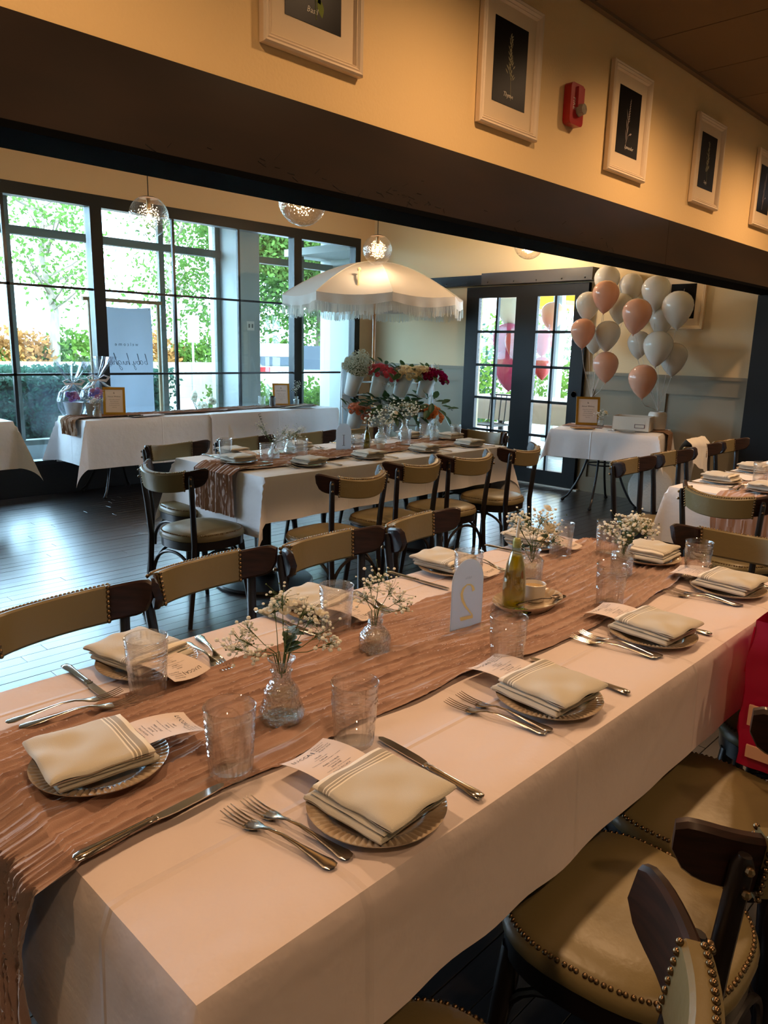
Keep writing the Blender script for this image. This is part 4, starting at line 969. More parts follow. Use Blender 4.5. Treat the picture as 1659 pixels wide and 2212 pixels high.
def eucal_sprig(t, z0, tip, n=5, r=.017, seed=0, m=None):
    rn = random.Random(seed); base = Vector((0, 0, z0-.04)); tip = Vector(tip); obj('leaf_stem', MB().tube([base, base.lerp(tip, .5)+Vector((0, 0, .005)), tip], [.0013, .0011, .0007], 5), stem_m, t)
    for k in range(n):
        c = base.lerp(tip, .5+.5*k/max(1, n-1)); a = rn.uniform(0, 6.28); d = Vector((math.cos(a), math.sin(a), .35)); obj('leaf', leaf_mb(c, d, r*1.9, r*1.5), m or leafg, t)
v, zt = vase('decanter', (.793, 1.018, T2Z+.008), 'faceted glass vase with baby breath and green leaves, nearest the camera', 0, .98, .45)
gyp(v, zt, [(-.065, .03, .170, .016), (-.07, .055, .150, .014), (-.05, .035, .190, .012), (-.052, .01, .146, .013), (.012, .012, .245, .014), (-.0, .02, .225, .012), (.045, -.03, .200, .018), (.06, -.05, .178, .016), (.03, -.03, .225, .016), (.07, -.06, .155, .010)], .0046, 1, 17)
wm = soft_mat('white_petal', (250, 244, 228), .35)
for i, (x, y, z) in enumerate(((-.012, .02, .212), (.008, .0, .210), (.050, -.045, .212), (.016, -.005, .226))): obj('white_flower', rose_mb(.012, i, 2, None, (x, y, z), (x*8, y*8, 1)), wm, v)
eucal_sprig(v, zt, (.012, -.004, .185), 7, .019, 2)
v, zt = vase('jar', (1.15, 1.13, T2Z+.008), 'round shouldered glass bottle vase with a loose spray of baby breath', 0, 1, .42)
gyp(v, zt, [(.03, -.02, .150, .016), (-.012, .01, .160, .014), (.01, .0, .178, .016), (.04, -.04, .125, .013), (.045, -.05, .105, .01), (-.02, .015, .135, .012)], .0044, 4, 17)
v, zt = vase('cut', (1.872, 1.185, T2Z+.008), 'cut crystal vase with cream roses and baby breath behind the oil bottle', 0, 1.05, .5)
gyp(v, zt, [(-.03, .03, .165, .018), (-.01, .02, .185, .02), (.02, -.01, .19, .018), (.04, -.03, .16, .018), (.05, -.04, .125, .016), (-.04, .04, .185, .012), (.0, .0, .16, .02)], .0048, 6, 26)
for i, (x, y, z) in enumerate(((.03, -.025, .155), (.06, .0, .205))): obj('cream_rose', rose_mb(.021-.006*i, 30+i, 3, None, (x, y, z), (x*12-.3, y*12-.3, .8)), wm, v)
eucal_sprig(v, zt, (-.05, .02, .135), 6, .010, 7, eucal); eucal_sprig(v, zt, (.03, -.03, .145), 4, .016, 9)
v, zt = vase('goblet', (2.145, 1.03, T2Z+.008), 'pressed glass jar vase of baby breath at the far end of the near table', 0, 1.12, .5)
gyp(v, zt, [(-.04, .03, .135, .015), (-.01, .01, .155, .018), (.02, -.02, .15, .018), (.05, -.04, .145, .014), (.02, .0, .125, .018), (-.02, .0, .115, .014), (.04, -.01, .165, .01), (.06, -.05, .125, .01)], .0052, 9, 22)
eucal_sprig(v, zt, (.01, -.02, .115), 5, .018, 4)
v, zt = vase('jar', (2.80, 3.66, T2Z+.008), 'low bottle vase with airy white sprays on the left of table one', 0, 1, .4)
gyp(v, zt, [(-.03, .05, .16, .02), (.06, -.03, .17, .025), (.10, -.08, .15, .025), (.02, 0, .13, .02), (.13, -.1, .18, .02), (-.06, .05, .20, .02)], .0048, 12, 20); eucal_sprig(v, zt, (-.06, .07, .27), 8, .010, 3, eucal)
v, zt = vase('decanter', (3.02, 3.78, T2Z+.008), 'short glass vase with white blooms in the middle of table one', 0, .9, .4)
gyp(v, zt, [(0, 0, .15, .022), (.03, -.02, .14, .02), (-.03, .02, .14, .02)], .006, 14, 22)
v, zt = vase('jar', (3.92, 3.84, T2Z+.008), 'round glass vase with white flowers right of the oil bottle on table one', 0, 1.25, .4)
gyp(v, zt, [(-.04, .04, .14, .025), (0, 0, .17, .025), (.04, -.04, .15, .025), (.03, -.02, .12, .02)], .0065, 15, 22); obj('white_flower', rose_mb(.02, 8, 3, None, (.06, -.05, .17), (.4, -.3, 1)), wm, v); eucal_sprig(v, zt, (.0, .02, .15), 5, .02, 5)
v, zt = vase('decanter', (4.26, 3.92, T2Z+.008), 'slim glass vase with baby breath before the flower stand on table one', 0, 1.15, .4)
gyp(v, zt, [(-.05, .05, .19, .025), (0, 0, .22, .03), (.05, -.05, .2, .028), (.02, -.02, .17, .025), (-.06, .06, .22, .02)], .0068, 16, 24); eucal_sprig(v, zt, (-.07, .07, .2), 6, .011, 6, eucal)
v, zt = vase('cut', (4.36, 3.70, T2Z+.008), 'cut crystal vase below the orange roses on table one', 0, 1.1, .5)
gyp(v, zt, [(0, 0, .12, .02)], .005, 18, 14)

# dark bag with magenta side hanging from the hidden chair
t = thing('gift_bag', 'magenta shopping bag with pale pink patches behind the near table at right edge', 'bag', (1.95, .462, .494), R(2))
mg = mat('magenta_paper', (172, 16, 62), .35, bump=(9, .6)); pk = mat('pale_pink_print', (226, 176, 150), .5)
bg_ = MB(); 
def bagpt(u, v):
    a = v*4; k = int(a) % 4; f = a-int(a); c = [(-.17, .06), (.17, .06), (.17, -.06), (-.17, -.06), (-.17, .06)]; p = Vector(c[k]).lerp(Vector(c[k+1]), f)
    return (p.x*(1-.06*u)+.008*nz(u*6, v*9), p.y*(1+.1*math.sin(u*3))+.01*nz(v*7, u*5, 2), .36*u)
bg_.grid(bagpt, 12, 32); bg_.b2(-.17, .17, -.06, .06, 0, .004); obj('bag_body', bg_, mg, t)
for (x, z, w, h, a) in ((-.10, .11, .06, .05, 8), (-.02, .02, .10, .03, -12), (-.115, .27, .035, .11, 20), (-.03, .2, .05, .10, -20)): obj('printed_patch', MB().add([tuple(Matrix.Translation((x, .075, z)) @ Matrix.Rotation(R(a), 4, 'Y') @ Vector(p)) for p in ((-w/2, 0, -h/2), (w/2, 0, -h/2), (w/2, 0, h/2), (-w/2, 0, h/2))]+[], [(0, 1, 2, 3)]), pk, t, smooth=False)
for (z, h, x, w) in ((.11, .05, .02, .05), (.25, .12, -.02, .04), (.03, .03, .0, .08)): obj('printed_patch', MB().b2(-.183, -.176, x-w/2, x+w/2, z, z+h), pk, t, smooth=False)
for s in (-.05, .05): obj('handle', MB().tube([(-.07, s, .35), (-.06, s, .43), (0, s, .46), (.06, s, .43), (.07, s, .35)], .004, 6), mg, t)
# ================================================================== PICTURES
mat_board = mat('picture_mount', (232, 208, 172), .7); blackboard = mat('black_print', (17, 15, 15), .35, spec=.12)
def picture(loc, w, h, rz, lab, art, word, group='botanical prints above the beam', colr=(190, 186, 170)):
    """front faces local -Y"""
    t = thing('framed_print', lab, 'picture', loc, rz, group)
    fw_ = .036
    prof = [(0, .0), (0, .022), (.006, .028), (.014, .024), (.018, .027), (.026, .018), (.030, .020), (fw_, .010), (fw_, .0)]
    mb = MB(); rr = []
    for (sx, sz) in ((-1, -1), (1, -1), (1, 1), (-1, 1)): rr.append([((sx*(w/2-a)), -b, (sz*(h/2-a))) for a, b in prof])
    rr.append(rr[0]); n = len(prof); o = 0; mb.v = [p for r in rr[:4] for p in r]
    for i in range(4):
        for j in range(n-1): a = i*n+j; b = ((i+1) % 4)*n+j; mb.f.append((a, b, b+1, a+1))
    obj('frame', mb, cream_trim, t, smooth=False)
    obj('mount', MB().add([(-w/2+fw_-.002, -.008, -h/2+fw_-.002), (w/2-fw_+.002, -.008, -h/2+fw_-.002), (w/2-fw_+.002, -.008, h/2-fw_+.002), (-w/2+fw_-.002, -.008, h/2-fw_+.002)], [(0, 1, 2, 3)]).b2(-w/2+.004, w/2-.004, -.007, 0, -h/2+.004, h/2-.004), mat_board, t, smooth=False)
    pw, ph = w*.56, h*.62; cz = .005
    obj('print', MB().b2(-pw/2, pw/2, -.0098, -.0085, cz-ph/2, cz+ph/2), blackboard, t, smooth=False)
    dr = MB(); rn = random.Random(hash(word) % 1000 if False else len(word)*7)
    def lf(x, z, a, L, wd):
        P = []
        for k in range(9):
            u = k/8; P.append((u*L, math.sin(math.pi*u)*wd))
        for k in range(7, 0, -1): u = k/8; P.append((u*L, -math.sin(math.pi*u)*wd))
        M = Matrix.Translation((x, -.0102, z)) @ Matrix.Rotation(-a, 4, 'Y'); dr.add([M @ Vector((p, 0, q)) for p, q in P], [tuple(range(len(P)))])
    if art == 'spike':
        dr.tube([(.012, -.0102, -.13), (.004, -.0102, -.05), (-.002, -.0102, .12)], .0009, 4)
        for k in range(62):
            z = -.055+.17*k/61*1.0; s = 1-.65*k/61; a = R(90)+(-1) ** k*R(rn.uniform(18, 48)); lf(.003-.004*k/61+rn.uniform(-.020, .020)*s, z, a, .022*s+.006, .0022)
    elif art == 'sprig':
        dr.tube([(-.018, -.0102, -.13), (-.012, -.0102, -.04), (.006, -.0102, .12)], .0011, 4); dr.tube([(-.016, -.0102, -.1), (.0, -.0102, -.06), (.022, -.0102, -.045)], .001, 4); lf(.012, -.052, R(20), .03, .005)
        for k in range(18): z = .0+.11*k/17; lf(-.003+.008*k/17, z, R(90)+(-1) ** k*R(40), .014*(1.2-.7*k/17), .0028)
        for k in range(5): lf(-.014, -.09+.025*k, R(90)+(-1) ** k*R(14), .06, .0026)
    else:
        dr.tube([(.01, -.0102, -.14), (.0, -.0102, -.02), (-.004, -.0102, .05)], .0013, 4)
        for k, (x, z, a, L) in enumerate(((.0, -.03, 130, .07), (0, -.01, 60, .075), (0, .02, 100, .08), (.0, -.05, -55, .05), (0, .03, 140, .06), (.02, -.07, -75, .06))): lf(x, z, R(a), L, .014)
    obj('drawing', dr, mat('chalk_'+art, colr, .8), t, smooth=False)
    if word:
        tx = text_mb([(word, .026, 0, 0, 'CENTER')], 1); M = Matrix.Translation((-.008+(.03 if art == 'sprig' else 0), -.0104, -ph*.38)) @ Matrix.Rotation(R(90), 4, 'X')
        tx.v = [tuple(M @ Vector((x+y*.25, y, 0))) for x, y, z in tx.v]; obj('lettering', tx, mat('chalk_white', (226, 218, 200), .8), t, smooth=False)
    return t
picture((1.785, YF, 2.64), .43, .53, 0, 'white framed leaf print cut off by the top edge of the photo', 'leaf', 'Basil', colr=(120, 132, 52))
picture((2.885, YF, 2.64), .43, .52, 0, 'white framed black print of a feathery herb, left of the red alarm', 'spike', 'Thyme', colr=(160, 152, 120))
picture((3.965, YF, 2.64), .43, .52, 0, 'white framed black print of a lavender stalk, right of the red alarm', 'sprig', 'Lavender', colr=(150, 136, 132))
picture((5.025, YF, 2.635), .42, .51, 0, 'white framed black print fourth from left above the beam', 'spike', 'Sage', colr=(120, 112, 96))
picture((6.08, YF, 2.635), .42, .51, 0, 'white framed black print cut by the right edge of the photo', 'sprig', '', colr=(110, 100, 88))
picture((7.2, 3.10, 1.945), .43, .51, R(-90), 'white framed black print on the wall behind the balloons', 'sprig', '', 'botanical print behind the balloons', colr=(180, 180, 170))
t = thing('fire_alarm', 'red fire alarm strobe between two framed prints on the upper wall', 'fire alarm', (3.395, YF, 2.60))
redm = mat('alarm_red', (168, 20, 24), .3, coat=.3); P = []
for (cx, cz, a0) in ((.038, .068, 0), (-.038, .068, 90), (-.038, -.068, 180), (.038, -.068, 270)):
    for k in range(6): a = R(a0+90*k/5); P.append((cx+.022*math.cos(a), cz+.022*math.sin(a)))
obj('housing', MB().prism(P, 0, .038, M=Matrix.Rotation(R(90), 4, 'X')), redm, t)
obj('raised_panel', MB().box((.012, -.044, .03), (.055, .014, .09)), redm, t, smooth=False); obj('strobe_lens', MB().lathe([(0, 0), (.026, 0), (.030, .01), (.024, .034), (0, .04)], 8, M=Matrix.Translation((.014, -.036, -.022)) @ Matrix.Rotation(R(90), 4, 'X')), mat('strobe_lens', (226, 214, 190), .05, trans=.6, ior=1.5), t, smooth=False)
tx = text_mb([('FIRE', .03, 0, 0, 'CENTER')], 1); M = Matrix.Translation((-.038, -.0388, .0)) @ Matrix.Rotation(R(90), 4, 'X') @ Matrix.Rotation(R(-90), 4, 'Z'); tx.v = [tuple(M @ Vector(p)) for p in tx.v]; obj('lettering', tx, mat('alarm_white', (226, 200, 190)), t, smooth=False)

# ================================================================== PENDANT LIGHTS
WARM = (1.0, .78, .55)
def pendant(loc, lab, power, r=.15, ceil=ZC, group='seeded glass globe pendants'):
    t = thing('pendant_light', lab, 'pendant light', loc, 0, group)
    obj('globe', MB().lathe([(r*math.sin(R(a)), -r*math.cos(R(a))) for a in (0.01, 8, 18, 28, 38, 50, 62, 74, 86, 98, 110, 122, 134, 144, 152)], 40), globe_m, t)
    obj('cap', MB().lathe([(0, r*.99), (r*.3, r*.95), (r*.48, r*.89), (r*.5, r*.87), (0, r*.86)], 32), mat('bronze_cap', (70, 54, 40), .4, metal=.7), t)
    obj('socket', MB().lathe([(0, r*.9), (.014, r*.9), (.016, r*.45), (.012, r*.38), (0, r*.38)], 16), brass, t)
    bz = .01; obj('bulb_glass', MB().lathe([(0.0, bz-.055), (.012, bz-.05), (.021, bz-.03), (.022, bz-.01), (.015, bz+.025), (.012, r*.38)], 20), clear_mat('bulb_glass', (1, .93, .8), 1.4), t)
    obj('filament', MB().tube([(.008*math.cos(k*1.3), .008*math.sin(k*1.3), bz-.035+.0022*k) for k in range(22)], .0016, 5), mat('hot_filament', (255, 190, 110), emit=(255, 196, 120), estr=140), t)
    obj('cord', MB().tube([(0, 0, r*.98), (0, 0, ceil-loc[2])], .004, 6), mat('black_cord', (24, 18, 16), .6), t); obj('canopy', MB().lathe([(0, ceil-loc[2]-.02), (.05, ceil-loc[2]-.018), (.06, ceil-loc[2])], 24), blackm, t)
    l = bpy.data.lights.new('pendant_glow', 'POINT'); l.energy = power; l.color = WARM; l.shadow_soft_size = .03; lo = bpy.data.objects.new('pendant_glow', l); COL.objects.link(lo); lo.parent = t; lo.location = (0, 0, bz-.01)
    return t
pendant((3.10, 5.60, 2.40), 'clear seeded globe pendant against the window, bulb washed out by daylight', 8)
pendant((3.144, 3.80, 2.326), 'seeded globe pendant half hidden behind the beam', 10)
pendant((5.528, 5.52, 2.403), 'glowing clear globe pendant just above the umbrella', 9, .145)
pendant((6.60, 4.46, 2.50), 'globe pendant whose lower rim peeks below the beam over the door', 22)
# warm recessed downlights of the near room, above and behind the camera's view
def downlight(x, y, p, lab):
    t = thing('recessed_downlight', lab, 'downlight', (x, y, ZC), 0, 'recessed downlights of the near room')
    obj('trim_ring', MB().lathe([(.055, .004), (.058, -.008), (.085, -.006), (.09, .004)], 32), white_paint, t); obj('lens', MB().lathe([(0, -.001), (.056, -.001)], 24), mat('lamp_lens', (255, 220, 170), emit=(255, 214, 160), estr=12), t)
    l = bpy.data.lights.new('downlight_beam', 'SPOT'); l.energy = p; l.color = (1.0, .61, .32); l.spot_size = R(158); l.spot_blend = .9; l.shadow_soft_size = .06
    lo = bpy.data.objects.new('downlight_beam', l); COL.objects.link(lo); lo.parent = t; lo.location = (0, 0, -.02)
for i, (x, y, p) in enumerate(((-.9, 1.3, 24), (.75, 1.3, 34), (2.4, 1.3, 42), (4.05, 1.3, 50), (5.7, 1.3, 52), (7.35, 1.3, 42), (-.1, -.9, 34), (2.4, -.9, 36), (4.9, -.9, 40))):
    downlight(x, y, p, ('recessed ceiling light over the tables, ', 'recessed ceiling light behind the camera, ')[i > 5]+('far left', 'above the near table', 'above the far end of the near table', 'before the right edge table', 'above the right edge table', 'far right', 'left end', 'middle', 'right end')[i])

# ================================================================== UMBRELLA
def umbrella(c, RR=1.02, ztop=2.37, zed=1.99):
    t = thing('fringed_umbrella', 'large cream fringed canvas umbrella standing over the flower stand', 'umbrella', (c[0], c[1], 0), R(10)); N = 8
    for k in range(N):
        a0, a1 = 2*math.pi*k/N, 2*math.pi*(k+1)/N
        def pt(u, v):
            A = Vector((math.cos(a0), math.sin(a0), 0)); B = Vector((math.cos(a1), math.sin(a1), 0)); d = A.lerp(B, v); r = RR*u; z = zed+(ztop-zed)*math.cos(u*math.pi/2)**.95 if u < 1 else zed
            sag = .03*math.sin(math.pi*v)*u; return (d.x*r, d.y*r, z-sag)
        mb = MB().grid(pt, 14, 8); obj('canopy_panel', mb, white_satin, t)
        def val(u, v):
            A = Vector((math.cos(a0), math.sin(a0), 0)); B = Vector((math.cos(a1), math.sin(a1), 0)); d = A.lerp(B, v); sag = .03*math.sin(math.pi*v); w = 1+.010*math.sin(v*22)*u
            return (d.x*RR*w, d.y*RR*w, zed-sag-.085*u-.012*math.sin(math.pi*v)*u)
        obj('valance', MB().grid(val, 3, 24), white_satin, t)
        fr_ = MB()
        for q in range(72):
            v = (q+.5)/72; x, y, z = val(1, v); a = random.uniform(-.012, .012); L = random.uniform(.085, .11); nx, ny_ = x/RR, y/RR; tx_, ty_ = -ny_*.0035, nx*.0035
            fr_.add([(x-tx_, y-ty_, z+.004), (x+tx_, y+ty_, z+.004), (x+tx_+a*.4, y+ty_+a*.3, z-L), (x-tx_+a*.4, y-ty_-a*.3, z-L)], [(0, 1, 2, 3)])
        o = obj('fringe', fr_, fringe_m, t, smooth=False); o['kind'] = 'stuff'
        obj('seam', MB().tube([(math.cos(a0)*RR*u, math.sin(a0)*RR*u, zed+(ztop-zed)*math.cos(u*math.pi/2)**.95+.002) for u in [i/10 for i in range(11)]], .004, 5), fringe_m, t)
        obj('rib', MB().tube([(0, 0, ztop-.1), (math.cos(a0)*RR*.6, math.sin(a0)*RR*.6, zed+.17), (math.cos(a0)*RR*.97, math.sin(a0)*RR*.97, zed-.01)], .006, 5), mat('umbrella_rib', (196, 170, 130), .4), t)
    obj('pole', MB().tube([(0, 0, .02), (0, 0, ztop)], .017, 12), mat('honey_wood', (186, 128, 66), .35, coat=.3), t)
    obj('base', MB().lathe([(0, 0), (.2, 0), (.2, .03), (.04, .06), (.025, .25), (0, .25)], 32), white_paint, t)
    obj('tassel', MB().tube([(-.60, -.22, 2.225), (-.66, -.26, 2.17), (-.72, -.3, 2.10), (-.74, -.31, 2.02)], [.008, .012, .010, .018], 7).ball((-.6, -.22, 2.23), .022, 8, 5), mat('beige_tassel', (226, 196, 150), .8), t)
    return t
umbrella((6.08, 6.10))

# ================================================================== FLOWER STAND
fs = thing('flower_stand', 'white tiered rack holding tilted flower buckets under the umbrella', 'flower stand', (6.07, 5.84, 0), R(-38))
wp_ = mat('white_rack', (214, 220, 224), .4)
for s in (-.52, .5):
    obj('side_post', MB().tube([(s, -.28, 0), (s, .06, 1.28)], .011, 8), wp_, fs); obj('side_post', MB().tube([(s, .34, 0), (s, .06, 1.28)], .011, 8), wp_, fs)
for (y, z) in ((-.16, .62), (-.0, 1.08), (-.22, .38), (-.10, .80), (.0, 1.18), (-.05, .94)): obj('shelf_rail', MB().tube([(-.52, y, z), (.5, y, z)], .009, 6), wp_, fs)
sb = thing('surfboard_shaped_board', 'tall narrow pale blue board with rounded ends standing left of the flower buckets', 'board', (5.68, 6.10, 0), R(-38))
P = [(.055*math.cos(R(a)), .06+.06*math.sin(R(a))) for a in range(180, 361, 15)]+[(.05, .6), (.038, .95)]+[(.03*math.cos(R(a)), 1.02+.05*math.sin(R(a))) for a in range(0, 181, 20)]+[(-.038, .95), (-.05, .6)]
obj('board', MB().prism([(x*1.25, z+.28) for x, z in P], -.01, .01, M=Matrix.Rotation(R(90), 4, 'X')), mat('pale_blue_board', (196, 214, 226), .4), sb, smooth=False)
obj('stand', MB().tube([(0, .012, 1.3), (.0, .06, .7), (0, .14, 0)], .01, 6), wp_, sb)
obj('stand', MB().tube([(0, -.012, .3), (0, -.02, 0)], .012, 6), wp_, sb)
bucket_m = mat('white_pail', (222, 226, 224), .35, coat=.2)
def bucket(x, z, lab, kinds, tilt=18, y=-.12):
    M = fs.matrix_basis if False else Matrix.Translation((6.07, 5.84, 0)) @ Matrix.Rotation(R(-38), 4, 'Z')
    t = thing('flower_bucket', lab, 'flower bucket', tuple(M @ Vector((x, y, z))), R(-38), 'flower buckets on the white rack'); t.rotation_euler = (R(tilt), R(14), R(-38)); t.scale = (1.18,)*3
    obj('pail', MB().lathe([(0, 0), (.058, 0), (.06, .003), (.074, .15), (.076, .152), (.080, .205), (.084, .21), (.082, .214), (.077, .205), (.07, .15), (.055, .006), (0, .006)], 32), bucket_m, t)
    rn = random.Random(int(x*100+z*77)); 
    for kd in kinds:
        nm, m, n, r, sp, h, cx = kd
        if nm != 'blossoms': r *= 1.22; sp *= 1.3; h -= .03; n = int(n*1.5)
        for k in range(n):
            a = k*2.39996+rn.uniform(-.2, .2); u = ((k+.5)/n); q = sp*math.sqrt(u)*(1.15 if nm == 'leaf' else 1)
            p = (cx+q*math.cos(a), q*math.sin(a)-.02, h+sp*.62*math.sqrt(max(0, 1-u*.95)))
            nd = (math.cos(a)*math.sqrt(u)+.05, math.sin(a)*math.sqrt(u)-.1, 1-.75*u)
            if nm == 'leaf': obj('leaf', leaf_mb(p, (math.cos(a), math.sin(a)*.9, rn.uniform(-.5, .9)), r*2.2, r*1.1), m, t)
            elif nm == 'blossoms': pass
            else: obj(nm, rose_mb(r*rn.uniform(.85, 1.1), rn.randint(0, 99), 3, None, p, nd), m, t)
        if nm == 'blossoms':
            bl = MB(); st = MB()
            for k in range(n):
                a = rn.uniform(0, 6.28); b = rn.uniform(0, 1); q = sp*b**.5; ph = rn.uniform(0, 1); p = Vector((cx+q*math.cos(a)*1.0, q*math.sin(a), h-.07+sp*1.25*ph*(1.15-b))); bl.ball(p, r*rn.uniform(.7, 1.2), 5, 3)
                if k % 6 == 0: st.tube([(0, 0, .15), tuple(p*.6+Vector((0, 0, .08))), tuple(p)], [.0012, .001, .0006], 3, cap=False)
            o = obj('blossoms', bl, m, t); o['kind'] = 'stuff'; o = obj('stems', st, stem_m, t); o['kind'] = 'stuff'
    return t
pinkr = soft_mat('pink_petal', (226, 108, 120), .2); cer = soft_mat('cream_petal', (238, 222, 184), .25); mgr = soft_mat('magenta_petal', (150, 28, 78), .15); peach = soft_mat('peach_petal', (238, 160, 124), .2); orr = soft_mat('orange_petal', (228, 150, 88), .2); gypm = soft_mat('grey_white_blossom', (206, 202, 180), .3)
L_ = lambda n, h=.24, sp=.08, r=.035, cx=0: ('leaf', leafg, n, r, sp, h, cx)
bucket(-.44, .95, 'top row bucket full of baby breath, at far left', (('blossoms', gypm, 1700, .0046, .150, .30, 0),))
bucket(-.16, .95, 'top row bucket of pink roses with baby breath below', (('rose', pinkr, 24, .022, .105, .22, .0), ('blossoms', gypm, 260, .0045, .10, .20, .06), L_(8, .28, .08, .03)))
bucket(.10, .95, 'top row bucket of cream roses with dark leaves', (('rose', cer, 14, .027, .09, .22, .02), L_(8, .22, .09, .04)))
bucket(.36, .95, 'top row bucket of magenta and cream roses at right', (('rose', mgr, 24, .023, .095, .21, .05), ('rose', cer, 7, .028, .05, .24, -.08), ('blossoms', gypm, 60, .005, .06, .32, .03), L_(6, .2, .10, .035)))
bucket(-.42, .55, 'lower row bucket of peach roses, at far left', (('rose', peach, 17, .024, .085, .22, .02), L_(9, .22, .09, .035)))
bucket(-.15, .55, 'lower row bucket overflowing with dark green leaves', (L_(26, .24, .13, .042), ('leaf', eucal, 14, .03, .12, .2, 0)))
bucket(.10, .55, 'lower row bucket with a cream rose among dark leaves', (('rose', cer, 8, .028, .055, .25, .03), L_(22, .22, .12, .042)))
bucket(.36, .55, 'lower row bucket of orange roses at right', (('rose', orr, 22, .023, .09, .21, .03), L_(14, .26, .13, .045)))

# ================================================================== GIFT TABLE ITEMS
def tf(x, y, z, c=(6.60, 3.40), a=16): p = Matrix.Translation((c[0], c[1], 0)) @ Matrix.Rotation(R(a), 4, 'Z') @ Vector((x, y, z)); return tuple(p)
def card_frame(loc, rz, w, h, lab, m=gold, tilt=-14, fw_=.022, group=None):
    t = thing('framed_card', lab, 'framed card', loc, rz, group)
    M = Matrix.Rotation(R(tilt), 4, 'X'); mb = MB()
    for (x0, x1, z0, z1) in ((-w/2, w/2, 0, fw_), (-w/2, w/2, h-fw_, h), (-w/2, -w/2+fw_, fw_, h-fw_), (w/2-fw_, w/2, fw_, h-fw_)):
        mb.add([M @ Vector(p) for p in ((x0, -.009, z0), (x1, -.009, z0), (x1, -.009, z1), (x0, -.009, z1), (x0, .009, z0), (x1, .009, z0), (x1, .009, z1), (x0, .009, z1))], [(0, 1, 2, 3), (7, 6, 5, 4), (0, 4, 5, 1), (1, 5, 6, 2), (2, 6, 7, 3), (3, 7, 4, 0)])
    obj('frame', mb, m, t, smooth=False)
    obj('card', MB().add([M @ Vector(p) for p in ((-w/2+fw_, -.004, fw_), (w/2-fw_, -.004, fw_), (w/2-fw_, -.004, h-fw_), (-w/2+fw_, -.004, h-fw_))], [(0, 1, 2, 3)]), mat('card_paper', (240, 226, 220), .6), t, smooth=False)
    s_ = h/.26; L = [('&', .026*s_, 0, h*.76, 'CENTER'), ('Sweet Wishes', .020*s_, 0, h*.64, 'CENTER')]+[(a, .0105*s_, 0, h*(.54-.07*i), 'CENTER') for i, a in enumerate(('please take a card and', 'share a little wish', 'or words of wisdom', 'for the parents to be', 'with love'))]
    tx = text_mb(L, 1); obj('lettering', MB().add([M @ Vector((x, -.0052, y)) for x, y, z in tx.v], tx.f), mat('card_ink', (120, 100, 92)), t, smooth=False)
    obj('easel_back', MB().add([M @ Vector((-.03, .01, h*.6)), M @ Vector((.03, .01, h*.6)), Vector((.035, h*.45, 0)), Vector((-.035, h*.45, 0))], [(0, 1, 2, 3)]), m, t, smooth=False)
    return t
card_frame((6.62, 3.67, .765), R(-52), .225, .275, 'gold framed card standing on the gift table under balloons')
v, zt = vase('jar', (6.86, 3.80, .762), 'tiny glass vase of sprigs behind the gold frame on the gift table', 0, .85)
gyp(v, zt, [(-.03, .02, .13, .02), (.03, -.02, .12, .02), (-.07, .06, .19, .015)], .006, 41, 14)
v, zt = vase('cut', (6.60, 3.52, .762), 'small glass vase with yellow white blooms, right of the gold frame on the gift table', 0, .95)
gyp(v, zt, [(0, 0, .14, .022), (.03, -.03, .13, .02), (-.02, .02, .12, .02)], .006, 42, 16); obj('cream_rose', rose_mb(.024, 3, 3, None, (.02, -.03, .14), (.2, -.6, .8)), cer, v)
t = thing('storage_box', 'open white cardboard box with a label holder on the gift table', 'box', tf(-.05, -.20, .762), R(16))
bw_, bd_, bh = .125, .165, .13; bm = mat('white_card', (232, 222, 208), .6)
for (x0, x1, y0, y1) in ((-bw_, bw_, -bd_, -bd_+.006), (-bw_, bw_, bd_-.006, bd_), (-bw_, -bw_+.006, -bd_, bd_), (bw_-.006, bw_, -bd_, bd_)): obj('box_side', MB().b2(x0, x1, y0, y1, 0, bh), bm, t, smooth=False)
obj('box_bottom', MB().b2(-bw_, bw_, -bd_, bd_, 0, .005), bm, t, smooth=False)
obj('label_holder', MB().b2(-bw_-.003, -bw_, -bd_+.04, -bd_+.13, .03, .034).b2(-bw_-.003, -bw_, -bd_+.04, -bd_+.13, .061, .065).b2(-bw_-.003, -bw_, -bd_+.04, -bd_+.044, .03, .065).b2(-bw_-.003, -bw_, -bd_+.126, -bd_+.13, .03, .065), mat('label_bronze', (92, 60, 66), .5), t, smooth=False)
t = thing('ceramic_vase', 'white ceramic vase weighing down the right balloon bunch', 'vase', tf(.15, -.38, .762), R(16))
obj('body', MB().lathe([(0, 0), (.066, 0), (.076, .01), (.08, .06), (.082, .12), (.078, .15), (.066, .165), (.05, .168), (.046, .16), (.06, .12), (.06, .012), (0, .012)], 40, fn=lambda a, z, r, k: .004*math.cos(4*a)*(r/.08)), ceramic, t)
t = thing('pen_bundle', 'cluster of white pens and wrapped favors in front of the white box', 'pens', tf(-.24, -.05, .762), R(30)); rn = random.Random(2)
for k in range(9): a = rn.uniform(0, 3.1); obj('pen', MB().tube([(rn.uniform(-.05, .05), rn.uniform(-.04, .04), .006+.003*(k % 3)), (rn.uniform(-.05, .05)+.07*math.cos(a), rn.uniform(-.04, .04)+.07*math.sin(a), .008+.003*(k % 3))], .0045, 6), mat('white_plastic', (232, 232, 230), .2), t)
t = thing('clear_tray', 'low clear tray beside the pens on the gift table', 'tray', tf(-.27, -.19, .762), 0)
obj('tray_body', MB().lathe([(0, 0), (.07, 0), (.085, .012), (.083, .012), (.068, .003), (0, .003)], 32), glass_vase, t)
t = thing('tissue_sheet', 'folded brown kraft sheet lying in front of the gold frame', 'paper', tf(-.24, .22, .762), R(-38)); obj('sheet', slab(.2, .13, .008, 0, 3, .002), mat('kraft', (176, 134, 88), .8), t)
